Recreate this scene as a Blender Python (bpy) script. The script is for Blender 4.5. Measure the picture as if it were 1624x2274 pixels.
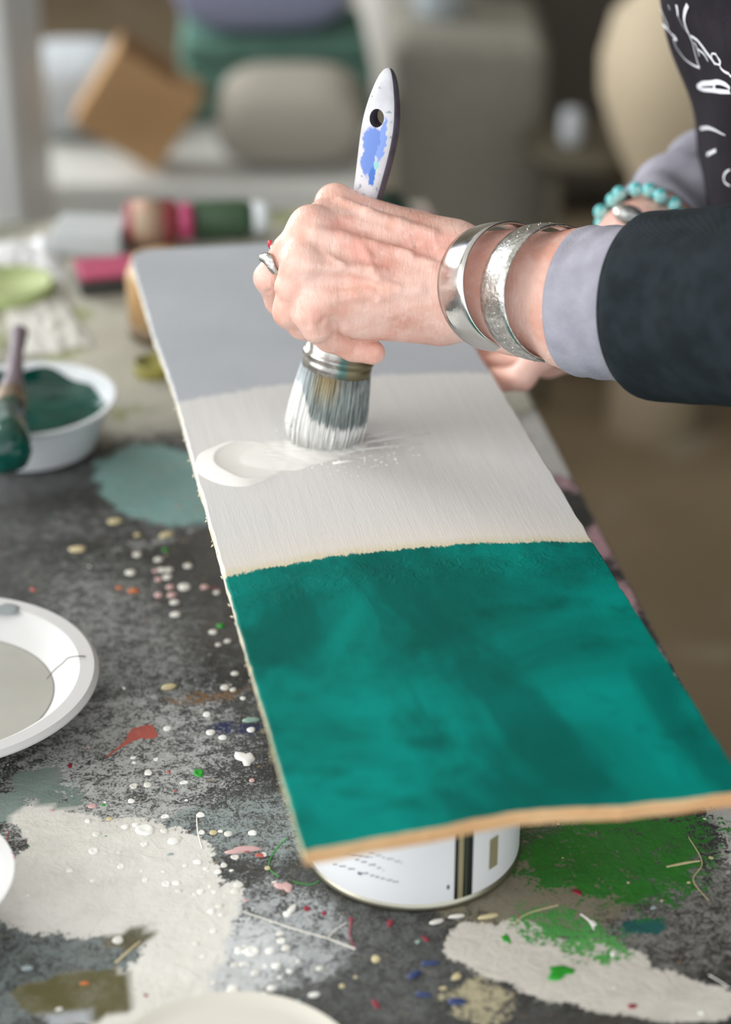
import bpy, bmesh, math, random
import numpy as np
from mathutils import Vector, Matrix, noise as mnoise
from mathutils.bvhtree import BVHTree
R = math.radians
rnd = random.Random(7)
for _o in list(bpy.data.objects):
    bpy.data.objects.remove(_o)
sc = bpy.context.scene
COL = sc.collection

# ------------------------------------------------------------ camera, light, exposure
PITCH = R(28.0); FPX = 4600.0; CAMZ = 1.39
cam_d = bpy.data.cameras.new('camera'); cam = bpy.data.objects.new('camera', cam_d); COL.objects.link(cam)
cam.location = (0, 0, CAMZ); cam.rotation_euler = (R(90) - PITCH, 0, 0)
cam_d.sensor_fit = 'VERTICAL'; cam_d.lens = 70.0; cam_d.sensor_height = 70.0 * 2274 / FPX
cam_d.sensor_width = cam_d.sensor_height * 1624 / 2274
cam_d.clip_start = 0.05
cam_d.dof.use_dof = True; cam_d.dof.focus_distance = 1.08; cam_d.dof.aperture_fstop = 3.5
sc.camera = cam

w = bpy.data.worlds.new('world'); sc.world = w; w.use_nodes = True
w.node_tree.nodes['Background'].inputs[0].default_value = (0.93, 0.97, 1.0, 1)
w.node_tree.nodes['Background'].inputs[1].default_value = 1.75

def area_light(name, loc, target, sx, sy, power, col):
    d = bpy.data.lights.new(name, 'AREA'); d.shape = 'RECTANGLE'; d.size = sx; d.size_y = sy
    d.energy = power; d.color = col
    o = bpy.data.objects.new(name, d); COL.objects.link(o); o.location = loc
    o.rotation_euler = (Vector(target) - Vector(loc)).to_track_quat('-Z', 'Y').to_euler()
    return o
area_light('window_daylight', (-2.30, 0.45, 1.75), (0.0, 1.15, 0.8), 1.6, 1.5, 40, (1.0, 0.99, 0.975))
area_light('far_window_daylight', (-2.30, 3.3, 1.75), (-0.2, 2.7, 0.5), 1.8, 1.5, 85, (0.95, 0.98, 1.0))

vs = sc.view_settings
vs.view_transform = 'Standard'; vs.look = 'None'; vs.gamma = 1.0; vs.use_curve_mapping = False; vs.exposure = 0.0

# ------------------------------------------------------------ geometry helpers
cR = Vector((1, 0, 0)); cF = Vector((0, math.cos(PITCH), -math.sin(PITCH))); cU = Vector((0, math.sin(PITCH), math.cos(PITCH)))
CAM = Vector((0, 0, CAMZ))
def P(px, py, d):
    return CAM + cR * ((px - 812) / FPX * d) + cU * ((1137 - py) / FPX * d) + cF * d
def T(px, py, z=0.75):
    r = cR * ((px - 812) / FPX) + cU * ((1137 - py) / FPX) + cF
    return CAM + r * ((z - CAMZ) / r.z)
def lin(c):
    if isinstance(c, str):
        c = tuple(int(c[i:i + 2], 16) for i in (0, 2, 4))
    return tuple((v / 255 / 12.92 if v / 255 <= 0.04045 else ((v / 255 + 0.055) / 1.055) ** 2.4) for v in c[:3]) + (1.0,)
def mesh_obj(name, bm, mats, parent=None, smooth=True, keep=True):
    me = bpy.data.meshes.new(name)
    if isinstance(bm, bmesh.types.BMesh):
        bmesh.ops.recalc_face_normals(bm, faces=bm.faces[:])
        bm.to_mesh(me); bm.free()
    else:
        me.from_pydata(bm[0], [], bm[1])
    o = bpy.data.objects.new(name, me); COL.objects.link(o)
    for m in (mats if isinstance(mats, (list, tuple)) else [mats]):
        me.materials.append(m)
    if smooth:
        me.polygons.foreach_set('use_smooth', [True] * len(me.polygons))
    if parent:
        o.parent = parent
    return o
def sharp(o, ang=35):
    me = o.data
    bm = bmesh.new(); bm.from_mesh(me)
    for e in bm.edges:
        if len(e.link_faces) == 2 and e.calc_face_angle(0) > R(ang):
            e.smooth = False
    bm.to_mesh(me); bm.free()
    return o
def tag(o, label, cat, group=None, kind=None):
    if label: o['label'] = label
    if cat: o['category'] = cat
    if group: o['group'] = group
    if kind: o['kind'] = kind
    return o
def thing(name, label, cat, loc=(0, 0, 0), rot=(0, 0, 0), group=None):
    o = bpy.data.objects.new(name, None); COL.objects.link(o)
    o.location = loc; o.rotation_euler = rot; o.empty_display_size = 0.02
    return tag(o, label, cat, group)
def bbox(bm, c, s, bev=0.0, seg=2, mi=0, rot=None):
    r = bmesh.ops.create_cube(bm, size=1.0)
    vs_ = r['verts']
    M = Matrix.Translation(c) @ (rot if rot else Matrix.Identity(4)) @ Matrix.Diagonal((s[0], s[1], s[2], 1))
    for v in vs_: v.co = M @ v.co
    fs = list({f for v in vs_ for f in v.link_faces})
    for f in fs: f.material_index = mi
    if bev > 0:
        es = list({e for v in vs_ for e in v.link_edges})
        g = bmesh.ops.bevel(bm, geom=es, offset=bev, segments=seg, affect='EDGES', profile=0.5)
        for f in g['faces']: f.material_index = mi
def loft(bm, rings, closed_ends=True, mi=0, loop=False):
    vr = [[bm.verts.new(p) for p in ring] for ring in rings]
    n = len(vr[0])
    pairs = list(zip(vr[:-1], vr[1:])) + ([(vr[-1], vr[0])] if loop else [])
    for a, b in pairs:
        for i in range(n):
            f = bm.faces.new((a[i], a[(i + 1) % n], b[(i + 1) % n], b[i])); f.material_index = mi
    if closed_ends and not loop:
        for r_ in (vr[0], vr[-1]):
            try:
                f = bm.faces.new(r_); f.material_index = mi
            except ValueError: pass
    return vr
def lathe(bm, prof, n=64, mi=0, center=(0, 0), close=True, wob=None):
    rings = []
    for r_, z in prof:
        rings.append([Vector((center[0] + (r_ + (wob(2 * math.pi * i / n, r_, z) if wob else 0)) * math.cos(2 * math.pi * i / n),
                              center[1] + (r_ + (wob(2 * math.pi * i / n, r_, z) if wob else 0)) * math.sin(2 * math.pi * i / n), z)) for i in range(n)])
    return loft(bm, rings, close, mi)
def tube(bm, pts, rad, n=8, mi=0, cap=True):
    pts = [Vector(p) for p in pts]
    rads = rad if isinstance(rad, (list, tuple)) else [rad] * len(pts)
    rings = []; prev = None
    for i, p in enumerate(pts):
        t = (pts[min(i + 1, len(pts) - 1)] - pts[max(i - 1, 0)])
        t = t.normalized() if t.length > 1e-9 else Vector((0, 0, 1))
        if prev is None:
            a = t.orthogonal().normalized()
        else:
            a = (prev - t * prev.dot(t)).normalized()
        prev = a; b = t.cross(a)
        rings.append([p + (a * math.cos(2 * math.pi * k / n) + b * math.sin(2 * math.pi * k / n)) * rads[i] for k in range(n)])
    loft(bm, rings, cap, mi)
def catmull(pts, sub=6):
    pts = [Vector(p) for p in pts]; out = []
    for i in range(len(pts) - 1):
        p0 = pts[max(i - 1, 0)]; p1 = pts[i]; p2 = pts[i + 1]; p3 = pts[min(i + 2, len(pts) - 1)]
        for k in range(sub):
            t = k / sub
            out.append(0.5 * ((2 * p1) + (p2 - p0) * t + (2 * p0 - 5 * p1 + 4 * p2 - p3) * t * t + (3 * p1 - p0 - 3 * p2 + p3) * t ** 3))
    out.append(pts[-1]); return out

# ------------------------------------------------------------ material helpers
class NT:
    def __init__(self, name, rough=0.5, metal=0.0, spec=0.5):
        self.m = bpy.data.materials.new(name); self.m.use_nodes = True
        self.t = self.m.node_tree; self.b = self.t.nodes['Principled BSDF']
        self.b.inputs['Roughness'].default_value = rough; self.b.inputs['Metallic'].default_value = metal
        self.b.inputs['Specular IOR Level'].default_value = spec
        self.tc = None
    def n(self, ty, **k):
        x = self.t.nodes.new(ty)
        for a, b in k.items(): setattr(x, a, b)
        return x
    def L(self, a, b):
        self.t.links.new(a, b)
    def put(self, sock, v):
        if isinstance(v, bpy.types.NodeSocket): self.L(v, sock)
        elif v is not None: sock.default_value = v
    def obj(self):
        if not self.tc: self.tc = self.n('ShaderNodeTexCoord')
        return self.tc.outputs['Object']
    def mapping(self, vec, loc=(0, 0, 0), rot=(0, 0, 0), sc_=(1, 1, 1), ty='POINT'):
        x = self.n('ShaderNodeMapping', vector_type=ty); self.L(vec, x.inputs['Vector'])
        x.inputs['Location'].default_value = loc; x.inputs['Rotation'].default_value = rot; x.inputs['Scale'].default_value = sc_
        return x.outputs[0]
    def noise(self, scale, detail=3, rough=0.55, vec=None, dist=0.0, color=False):
        x = self.n('ShaderNodeTexNoise'); self.L(vec or self.obj(), x.inputs['Vector'])
        x.inputs['Scale'].default_value = scale; x.inputs['Detail'].default_value = detail
        x.inputs['Roughness'].default_value = rough; x.inputs['Distortion'].default_value = dist
        return x.outputs['Color' if color else 'Fac']
    def math(self, op, a, b=None, c=None):
        x = self.n('ShaderNodeMath', operation=op)
        self.put(x.inputs[0], a); self.put(x.inputs[1], b); self.put(x.inputs[2], c)
        return x.outputs[0]
    def vmath(self, op, a, b=None):
        x = self.n('ShaderNodeVectorMath', operation=op)
        self.put(x.inputs[0], a); self.put(x.inputs[1], b)
        return x.outputs[1] if op in ('LENGTH', 'DISTANCE') else x.outputs[0]
    def rng(self, v, a, b, c=0.0, d=1.0):
        x = self.n('ShaderNodeMapRange', interpolation_type='SMOOTHSTEP')
        self.put(x.inputs[0], v); x.inputs[1].default_value = a; x.inputs[2].default_value = b
        x.inputs[3].default_value = c; x.inputs[4].default_value = d
        return x.outputs[0]
    def mix(self, f, a, b, mode='MIX'):
        x = self.n('ShaderNodeMix', data_type='RGBA', blend_type=mode)
        self.put(x.inputs[0], f)
        self.put(x.inputs[6], a if not isinstance(a, str) else lin(a)); self.put(x.inputs[7], b if not isinstance(b, str) else lin(b))
        return x.outputs[2]
    def sep(self, vec=None):
        x = self.n('ShaderNodeSeparateXYZ'); self.L(vec or self.obj(), x.inputs[0]); return x.outputs
    def color(self, c):
        self.put(self.b.inputs['Base Color'], lin(c) if isinstance(c, str) else c); return self
    def rough(self, v):
        self.put(self.b.inputs['Roughness'], v)
    def bump(self, h, strength=0.3, dist=0.001):
        x = self.n('ShaderNodeBump'); x.inputs['Strength'].default_value = strength; x.inputs['Distance'].default_value = dist
        self.L(h, x.inputs['Height']); self.L(x.outputs[0], self.b.inputs['Normal'])
def simple(name, col, rough=0.6, metal=0.0, var=None, vscale=20, bump=0.0, bscale=200, bdist=0.0005, spec=0.5):
    m = NT(name, rough, metal, spec)
    if var: m.color(m.mix(m.rng(m.noise(vscale, 4), 0.35, 0.65), col, var))
    else: m.color(m.mix(m.noise(vscale, 2), col, col))
    if bump: m.bump(m.noise(bscale, 3), bump, bdist)
    return m.m

# ------------------------------------------------------------ the setting
fm = NT('floor_concrete', 0.55)
fc = fm.mix(fm.rng(fm.noise(1.6, 3), 0.35, 0.65), '6f6049', '80705a')
fc = fm.mix(fm.rng(fm.noise(5, 4), 0.55, 0.75), fc, '928a7a')
fm.color(fc); fm.bump(fm.noise(30, 4), 0.2, 0.004)
bm = bmesh.new(); bbox(bm, (0, 2.9, -0.03), (5.2, 6.6, 0.06))
tag(mesh_obj('floor', bm, fm.m, smooth=False), None, None, kind='structure')
wm = simple('plaster_wall', 'b4ab9b', 0.85, var='a59c8b', vscale=1.5, bump=0.2, bscale=60, bdist=0.002)
bm = bmesh.new(); bbox(bm, (0, 6.25, 1.35), (5.2, 0.1, 2.7))
tag(mesh_obj('wall_back', bm, wm, smooth=False), None, None, kind='structure')
bm = bmesh.new()       # left wall with two window openings
x0 = -2.5
for (ya, yb, za, zb) in ((-0.4, 6.2, 0, 0.95), (-0.4, 6.2, 2.6, 2.7), (-0.4, 0.0, 0.95, 2.6), (1.3, 2.4, 0.95, 2.6), (4.2, 6.2, 0.95, 2.6)):
    bbox(bm, (x0, (ya + yb) / 2, (za + zb) / 2), (0.12, yb - ya, zb - za))
tag(mesh_obj('wall_left', bm, wm, smooth=False), None, None, kind='structure')
wf = simple('window_paint', 'e6e6e2', 0.4)
for i, (ya, yb) in enumerate(((0.0, 1.3), (2.4, 4.2))):
    bm = bmesh.new()
    for y in (ya + 0.03, (ya + yb) / 2, yb - 0.03): bbox(bm, (x0, y, 1.775), (0.07, 0.05, 1.65), 0.004)
    for z in (0.98, 1.775, 2.57): bbox(bm, (x0, (ya + yb) / 2, z), (0.06, yb - ya, 0.05), 0.004)
    tag(mesh_obj('window_%d' % (i + 1), bm, wf, smooth=False), None, None, kind='structure')
bm = bmesh.new(); bbox(bm, (0, 2.9, 2.75), (5.2, 6.6, 0.1))  # unseen slab overhead, added to block the world light from above
tag(mesh_obj('added_ceiling', bm, simple('ceiling_paint', 'dcdad4', 0.9), smooth=False), None, None, kind='structure')
bm = bmesh.new(); bbox(bm, (2.5, 2.9, 1.35), (0.1, 6.6, 2.7))
tag(mesh_obj('wall_right', bm, simple('dark_wall', '6b6558', 0.85, var='5c574b', vscale=2), smooth=False), None, None, kind='structure')

# ------------------------------------------------------------ table
TA = R(8.7); TB = R(11.33); TZ = 0.75
TO = T(1378, 1250); TO.z = TZ
Tinv = (Matrix.Translation(TO) @ Matrix.Rotation(TA, 4, 'Z')).inverted()
def TL(px, py):            # pixel on the table surface -> table coordinates
    return Tinv @ T(px, py, TZ)
tm = NT('painted_table_top', 0.55)
ob = tm.obj()
base = tm.mix(tm.rng(tm.noise(22, 5, 0.7), 0.35, 0.7), '2a2a28', '434441')
base = tm.mix(tm.rng(tm.noise(9, 4), 0.5, 0.75), base, '504d48')
base = tm.mix(tm.math('MULTIPLY', tm.math('MULTIPLY', tm.rng(tm.noise(120, 6, 0.75), 0.5, 0.68), tm.rng(tm.noise(7, 4, 0.6), 0.42, 0.62)), 0.6), base, '7d7f7d')
base = tm.mix(tm.math('MULTIPLY', tm.rng(tm.noise(420, 2, 0.6), 0.66, 0.72), 0.7), base, 'b0aca2')
base = tm.mix(tm.rng(tm.noise(330, 1, 0.5, vec=tm.mapping(ob, (3, 1, 0))), 0.74, 0.77), base, '8a6a3c')
rags = [tm.rng(tm.math('ADD', tm.math('MULTIPLY', tm.noise(s1, 6, 0.78, dist=0.5), 0.6), tm.math('MULTIPLY', tm.noise(s2, 3, 0.7), 0.4)), 0.34, 0.66) for s1, s2 in ((150, 620), (95, 380))]
hsum = None
for i, (amp, sf) in enumerate(((0.80, 0.24), (0.62, 0.06), (0.85, 0.12))):
    at_ = tm.n('ShaderNodeAttribute', attribute_name='paint_layer_%d' % (i + 1))
    cov = tm.rng(tm.math('MULTIPLY_ADD', tm.math('SUBTRACT', rags[min(i, 1)], 0.5), amp, at_.outputs['Alpha']), 0.5 - sf, 0.5 + sf)
    tint = tm.mix(tm.math('MULTIPLY', tm.rng(tm.noise(45 + 20 * i, 5, 0.7), 0.4, 0.8), 0.35), at_.outputs['Color'], ('85827a', 'a3a099', '2f4a2c')[i])
    base = tm.mix(cov, base, tint)
    hsum = cov if hsum is None else tm.math('MAXIMUM', tm.math('MULTIPLY', hsum, 0.6), cov)
tm.color(base)
tm.bump(tm.math('ADD', tm.math('MULTIPLY', hsum, tm.math('MULTIPLY_ADD', tm.noise(90, 5, 0.6, dist=1.0), 1.5, 0.6)), tm.math('MULTIPLY', tm.noise(260, 4, 0.7), 0.45)), 0.55, 0.0022)
tm.rough(tm.rng(tm.noise(30, 3), 0.3, 0.7, 0.42, 0.75))
LAY = {1: [], 2: [], 3: []}
def pat(layer, px, py, rx, ry, ang, col, soft=0.3, k=1.0):
    c = TL(px, py); LAY[layer].append((c.x, c.y, rx, ry, R(ang), lin(col), soft, k))
for a_ in ((260, 1450, .05, .13, 5, '8a8c8a', .9, .50), (250, 1720, .07, .11, -10, 'b6b8b6', .9, .60), (560, 1835, .13, .03, 0, '8f9a98', .9, .56), (120, 2110, .12, .06, 0, '76807f', .9, .62),
           (1450, 2020, .13, .05, 0, '8c8a86', .9, .55), (1180, 1945, .06, .05, 0, '86806c', .8, .9), (700, 2150, .12, .08, 0, '5a5d5c', .9, .45), (380, 1150, .12, .03, 0, '77797a', .9, .42), (20, 1070, .12, .03, 0, '5a5c60', .8, .45)):
    pat(1, *a_)
pat(2, 365, 1075, .043, .062, 20, '7ca39f', .35); pat(2, 85, 1735, .014, .013, 20, '80908a', .5); pat(2, 135, 1765, .015, .012, 0, '75867f', .5, .6); pat(2, 8, 1795, .012, .012, 0, '7f918c', .5)
pat(2, 110, 2200, .017, .013, 0, '5a5632', .3); pat(2, 180, 2200, .018, .014, -4, '5a5632', .3); pat(2, 235, 2210, .012, .018, -4, '56522f', .3); pat(2, 290, 2085, .012, .008, 10, '4f4b32', .4); pat(2, 180, 2245, .02, .006, 0, 'a9adb2', .6)
CRM = 'dddad3'
for a_ in ((140, 1850, .022, .020, -20), (270, 1900, .030, .032, 10), (370, 1925, .024, .034, 10), (130, 1985, .028, .028, -15), (60, 1965, .022, .030, 0), (260, 2005, .036, .026, 0), (420, 1985, .018, .032, 10),
          (350, 2030, .022, .018, 0), (80, 1812, .014, .010, 0), (485, 2015, .010, .022, -30), (435, 2080, .018, .024, -25), (400, 2140, .022, .022, 0), (360, 2200, .022, .022, 0), (320, 2258, .024, .018, 0)):
    pat(2, *a_, CRM, .45)
pat(2, 500, 2150, .03, .05, -25, 'c6cacb', .9, .70); pat(1, 600, 2090, .05, .05, 0, 'a9aeaf', .9, .60)
for a_ in ((1080, 2105, .018, .016, 0), (1150, 2080, .013, .012, 0), (1190, 2140, .030, .020, -8), (1300, 2180, .032, .020, -12), (1400, 2205, .032, .018, -12), (1500, 2228, .028, .015, -8), (1575, 2242, .014, .010, 0), (1330, 2130, .022, .012, -25)):
    pat(2, *a_, 'd9d4ca', .4)
for a_ in ((1330, 1880, .05, .022, 0), (1400, 1930, .04, .03, 0), (1280, 1925, .03, .02, 0), (1440, 1875, .036, .022, 0), (1380, 1850, .05, .02, 0)):
    pat(3, *a_, '2c7a26', .7, .78)
pat(3, 1220, 1870, .03, .02, 0, '41673a', .9, .66); pat(3, 1230, 2060, .022, .016, -30, '4c9a4a', .7, .66); pat(3, 1300, 2105, .018, .014, -35, '57a653', .7, .64)
pat(3, 1420, 2058, .012, .008, 0, '1f5d5a', .5); pat(3, 1075, 2235, .018, .018, 0, 'b3aa8c', .6, .7); pat(3, 330, 1205, .03, .008, 15, '8e8f8e', .8, .56)
pat(3, 470, 1548, .03, .008, 5, '7c5a35', .8, .55); pat(3, 525, 1625, .018, .008, 0, '1d2650', .6, .62)
def fill_layers(me):
    n = len(me.vertices); co = np.empty(n * 3, np.float32); me.vertices.foreach_get('co', co); co = co.reshape(-1, 3)
    ys = TL(250, 985).y
    nz = np.array([mnoise.noise(Vector((x * 9, y * 9, 0))) for x, y in co[:, :2]])
    nz2 = np.array([mnoise.noise(Vector((x * 16 + 7, y * 16, 3))) for x, y in co[:, :2]])
    nz3 = np.array([mnoise.noise(Vector((x * 70 + 7, y * 70, 9))) for x, y in co[:, :2]])
    for L_ in (1, 2, 3):
        out = np.zeros((n, 4), np.float32); out[:, :3] = lin('8e8b80')[:3]
        def over(c, col):
            m = c > out[:, 3]; out[m, :3] = col[:3] if np.ndim(col) == 1 else col[m]; out[m, 3] = c[m]
        if L_ == 1:
            c = np.clip((co[:, 1] - ys + 0.03 * nz) / 0.06 + 0.5, 0, 0.93)
            mixv = np.clip(nz2 * 1.6 + .5, 0, 1)[:, None]
            over(c, np.array(lin('aaa799')[:3])[None] * (1 - mixv) + np.array(lin('bfbcaf')[:3])[None] * mixv)
        if L_ == 2:
            over(np.clip((nz2 - 0.22) * 2.2 + .5, 0, .8) * (co[:, 1] > ys + .03), np.array(lin('979b70')))
            ed = np.clip((co[:, 0] + 0.045) / 0.04, 0, 1); over(ed * np.clip(nz * 2.6 + .42, 0, 1), np.array(lin('bdbbb8')))
        if L_ == 3:
            over(np.clip((nz - 0.30) * 2.4 + .5, 0, .7) * (co[:, 1] > ys + .03), np.array(lin('7d7d70')))
            over(np.clip((co[:, 0] + 0.035) / 0.03, 0, 1) * np.clip((nz2 - .12) * 3 + .5, 0, 1), np.array(lin('c29aa2')))
        for cx, cy, rx, ry, an, col, soft, k in LAY[L_]:
            dx = co[:, 0] - cx + 0.006 * nz2 + 0.004 * nz3; dy = co[:, 1] - cy + 0.006 * nz - 0.004 * nz3
            u = (dx * math.cos(an) + dy * math.sin(an)) / rx; v = (-dx * math.sin(an) + dy * math.cos(an)) / ry
            over(np.clip((1 - np.sqrt(u * u + v * v)) / soft + 0.5, 0, 1) * k, np.array(col))
        at_ = me.attributes.new('paint_layer_%d' % L_, 'FLOAT_COLOR', 'POINT'); at_.data.foreach_set('color', out.ravel())

splat_cols = ['dedbd2', 'cfa9a6', 'cdbf94', 'c8703a', '2a9a2e', 'b5584d', '8a1f33', '2c3d6d', 'f0efe9', '8fae9f', '9aa7a8', '5f7f9f']
splat_m = []
for i, c in enumerate(splat_cols):
    splat_m.append(simple('dried_paint_' + 'abcdefghijkl'[i], c, 0.4, bump=0.2, bscale=300))
table = thing('work_table', 'paint-splattered dark work table under the painted board', 'table', TO - Vector((0, 0, TZ)), (0, 0, TA))
bm = bmesh.new()
ty0 = -0.75; ty1 = TL(450, 470).y
bbox(bm, ((0 - 1.15) / 2, (ty0 + ty1) / 2, TZ - 0.018), (1.15, ty1 - ty0, 0.036), 0.003, 2, 0)
for v in bm.verts:
    if v.co.z > TZ - 0.002: v.co.z -= 0.0006
GX, GY = 250, int((ty1 - ty0) / 0.0046)
gv = [[bm.verts.new((-1.1475 + 1.145 * i / GX, ty0 + 0.0025 + (ty1 - ty0 - 0.005) * j / GY, TZ)) for j in range(GY + 1)] for i in range(GX + 1)]
for i in range(GX):
    for j in range(GY): bm.faces.new((gv[i][j], gv[i + 1][j], gv[i + 1][j + 1], gv[i][j + 1]))
def dome(bm, x, y, rx, ry, ang, h, mi, irr=0.12, n=14, z=TZ, ring=False):
    ca, sa = math.cos(ang), math.sin(ang); ph = rnd.random() * 9
    prof = [(1.0, -0.0002), (0.93, h * 0.55), (0.7, h), (0.35, h * (0.35 if ring else 1.1))]
    rs = []
    for k, hz in prof:
        ring_ = []
        for i in range(n):
            t = 2 * math.pi * i / n
            q = k * (1 + irr * (math.sin(2 * t + ph) * 0.5 + math.sin(3 * t + 2 * ph) * 0.6 + (math.sin(5 * t + ph * 3)) * 0.4))
            u, v = rx * q * math.cos(t), ry * q * math.sin(t)
            ring_.append(bm.verts.new((x + u * ca - v * sa, y + u * sa + v * ca, z + hz)))
        rs.append(ring_)
    for a, b in zip(rs[:-1], rs[1:]):
        for i in range(n):
            f = bm.faces.new((a[i], a[(i + 1) % n], b[(i + 1) % n], b[i])); f.material_index = mi
    f = bm.faces.new(rs[-1]); f.material_index = mi
def drop(px, py, w_, mi, asp=1.0, ang=0.0, ring=False, irr=0.08):
    c = TL(px, py); k = ((TO.z, 0)[0], 0)
    d = (T(px, py) - CAM).dot(cF)
    r_ = w_ / FPX * d / 2
    dome(bm, c.x, c.y, r_, r_ * asp, R(ang), min(0.0012, r_ * 0.3), 1 + mi, irr, ring=ring)
for a in ((290,1272,24,0),(352,1243,20,0),(305,1232,20,0),(305,1188,16,2),(345,1268,14,1),(360,1266,20,0),(375,1266,20,0),(352,1287,18,1),(372,1282,22,0),(352,1322,20,1),(378,1304,20,1),(382,1322,22,1),
          (410,1304,30,0),(455,1304,20,1),(388,1338,22,0),(390,1365,24,0),(482,1316,16,0),(418,1257,20,0),(297,1313,28,3,0.6),(265,1306,18,3,0.6),(172,1220,38,2,0.7),(255,1158,34,2,0.7),(370,1188,36,2,0.6,20),
          (474,1404,20,0),(506,1424,16,0),(485,1432,14,0),(490,1390,18,4),(375,1526,36,2,0.6,10),(522,1496,18,0),(500,1527,22,0),(518,1532,16,0),(540,1551,14,8),(460,1587,20,8),(372,1618,20,8),(468,1627,22,8),(495,1638,20,8),
          (558,1621,20,8),(558,1600,44,9,0.35),(441,1717,24,4,1.3,0,True),(560,1733,14,1),(328,1743,20,0),(230,1788,9,4),(474,1849,18,2),(507,1852,20,0),(561,1850,20,8),(586,1898,16,0),(594,1928,14,2),(530,1965,22,0),
          (638,2030,20,8),(322,1843,42,8,1,0,True),(365,1845,18,0),(385,1868,26,8),(208,1890,24,8,1,0,True),(215,1852,20,0),(265,1893,12,0),(560,2113,34,8,1,0,True),(600,2112,22,8),(614,2145,22,8),(590,2146,12,8),(518,2198,30,8),
          (603,2195,22,8),(585,2208,18,8),(698,2210,28,8,0.6),(622,2172,10,8),(262,2088,26,0,1,0),(760,2190,14,2),(790,2170,9,2),(188,2184,22,3,0.5),(682,2018,18,6),(720,2028,14,6),(780,2042,10,6,2.0),(970,2048,36,0,0.35,10),
          (1015,2036,40,0,0.25,0),(1085,2036,50,2,0.25,8),(835,2130,20,2,1.3),(985,2195,18,2,0.5),(866,2050,14,6,2.0,-20),(945,2085,12,6,2,30),(835,2230,14,6,2.4,20),(955,2140,44,7,0.3,-4),(920,2165,38,7,0.5,30),(940,2210,36,7,0.4,-20),(1015,2225,44,7,0.5,-10),
          (1405,2235,22,6,0.7),(1317,2050,14,8,1.8,20),(1362,2118,12,8,1.8,-30),(915,1905,8,2),(1250,1905,5,2),(1470,2000,8,1),(1580,1905,10,2,1.2,40),(1530,1960,10,2,0.6),(545,2000,12,1),(550,1890,18,5,0.5),
          (540,1888,70,1,0.35,3,False,0.3),(578,1900,20,5,0.7,0,False,0.3),(632,1970,32,1,1.2,40,False,0.45),(545,1684,44,8,1.1,0,False,0.4),(1243,2160,54,4,0.9,30,False,0.4),(1125,2085,16,4,2.2,0,False,0.4),
          (20,1903,28,1,0.8),(205,1790,20,1,1.0),(115,1800,10,1),(1240,1830,8,2),(60,2150,30,10,0.5)):
    drop(*a)
for k in range(560):
    x = rnd.uniform(-1.05, -0.01); y = rnd.uniform(-0.72, 0.22)
    r_ = rnd.choice((0.0004, 0.0006, 0.0009, 0.0014)) * rnd.uniform(0.8, 1.4)
    dome(bm, x, y, r_ * rnd.uniform(1, 1.9), r_, rnd.uniform(0, 3.1), r_ * 0.4, 1 + rnd.choice((0, 0, 8, 8, 1, 2, 2, 9, 10, 5, 4, 10, 6)), 0.2, 8)
for k in range(70):
    px, py = rnd.choice(((rnd.gauss(300, 110), rnd.gauss(1910, 50)), (rnd.gauss(460, 40), rnd.gauss(1960, 60)), (rnd.gauss(560, 60), rnd.gauss(2130, 40)), (rnd.gauss(330, 60), rnd.gauss(1780, 50))))
    drop(px, py, rnd.uniform(6, 20), rnd.choice((0, 8, 8)), rnd.uniform(.7, 1.2), 0, rnd.random() < .4, 0.15)
# the coral splash with its tail, pink and pale strings of paint
def streak(pts, ws, mi, h=0.0003):
    q = catmull([TL(*p) for p in pts], 6)
    n = len(q)
    for s in range(n):
        t = s / (n - 1) * (len(ws) - 1); i = min(int(t), len(ws) - 2); w_ = ws[i] + (ws[i + 1] - ws[i]) * (t - i)
        q[s] = (q[s], w_ * (0.62 if max(ws) < 20 else 1) / FPX * 1.1 / 2)
    vs_ = []
    for s in range(n):
        p, r_ = q[s]; tdir = (q[min(s + 1, n - 1)][0] - q[max(s - 1, 0)][0]).normalized(); nn = Vector((-tdir.y, tdir.x, 0))
        jit = 1 + rnd.uniform(-0.15, 0.15)
        vs_.append([bm.verts.new((p + nn * r_ * a * jit)[:2] + (TZ + b,)) for a, b in ((-1, -0.0002), (-0.6, h), (0.6, h), (1, -0.0002))])
    for a, b in zip(vs_[:-1], vs_[1:]):
        for i in range(3):
            f = bm.faces.new((a[i], a[i + 1], b[i + 1], b[i])); f.material_index = 1 + mi
streak([(345, 1622), (330, 1625), (305, 1630), (290, 1642), (265, 1660), (235, 1682)], [56, 78, 60, 22, 9, 3], 5)
streak([(540, 2025), (600, 2045), (660, 2065), (730, 2085), (790, 2108)], [5, 7, 8, 8, 12], 0)
streak([(727, 2085), (745, 2066), (770, 2050)], [6, 5, 4], 0)
streak([(780, 2042), (778, 2080), (788, 2105)], [10, 5, 6], 6)
streak([(638, 1862), (610, 1890), (597, 1925), (620, 1948)], [4, 5, 4, 4], 4)
streak([(650, 1958), (690, 1965), (712, 1955)], [4, 3, 3], 4)
streak([(455, 1304), (475, 1305), (490, 1312)], [10, 6, 3], 6)
streak([(20, 1845), (12, 1880), (8, 1895)], [3, 4, 4], 5)
streak([(255, 2140), (290, 2108), (312, 2090)], [10, 8, 5], 2)
streak([(437, 1815), (440, 1850), (450, 1885)], [5, 7, 8], 0)
streak([(1530, 1860), (1560, 1915), (1540, 1955), (1575, 2000)], [3, 4, 4, 3], 2)
streak([(1140, 2055), (1170, 2030), (1240, 2010)], [6, 5, 4], 2)
streak([(1480, 1925), (1530, 1915), (1555, 1912)], [10, 14, 6], 2)
streak([(1575, 2165), (1600, 2180), (1622, 2195)], [6, 4, 4], 8)
streak([(1290, 2030), (1310, 2045), (1320, 2065)], [8, 12, 5], 8)
ttop = mesh_obj('table_top', bm, [tm.m] + splat_m, table)
fill_layers(ttop.data)
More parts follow.
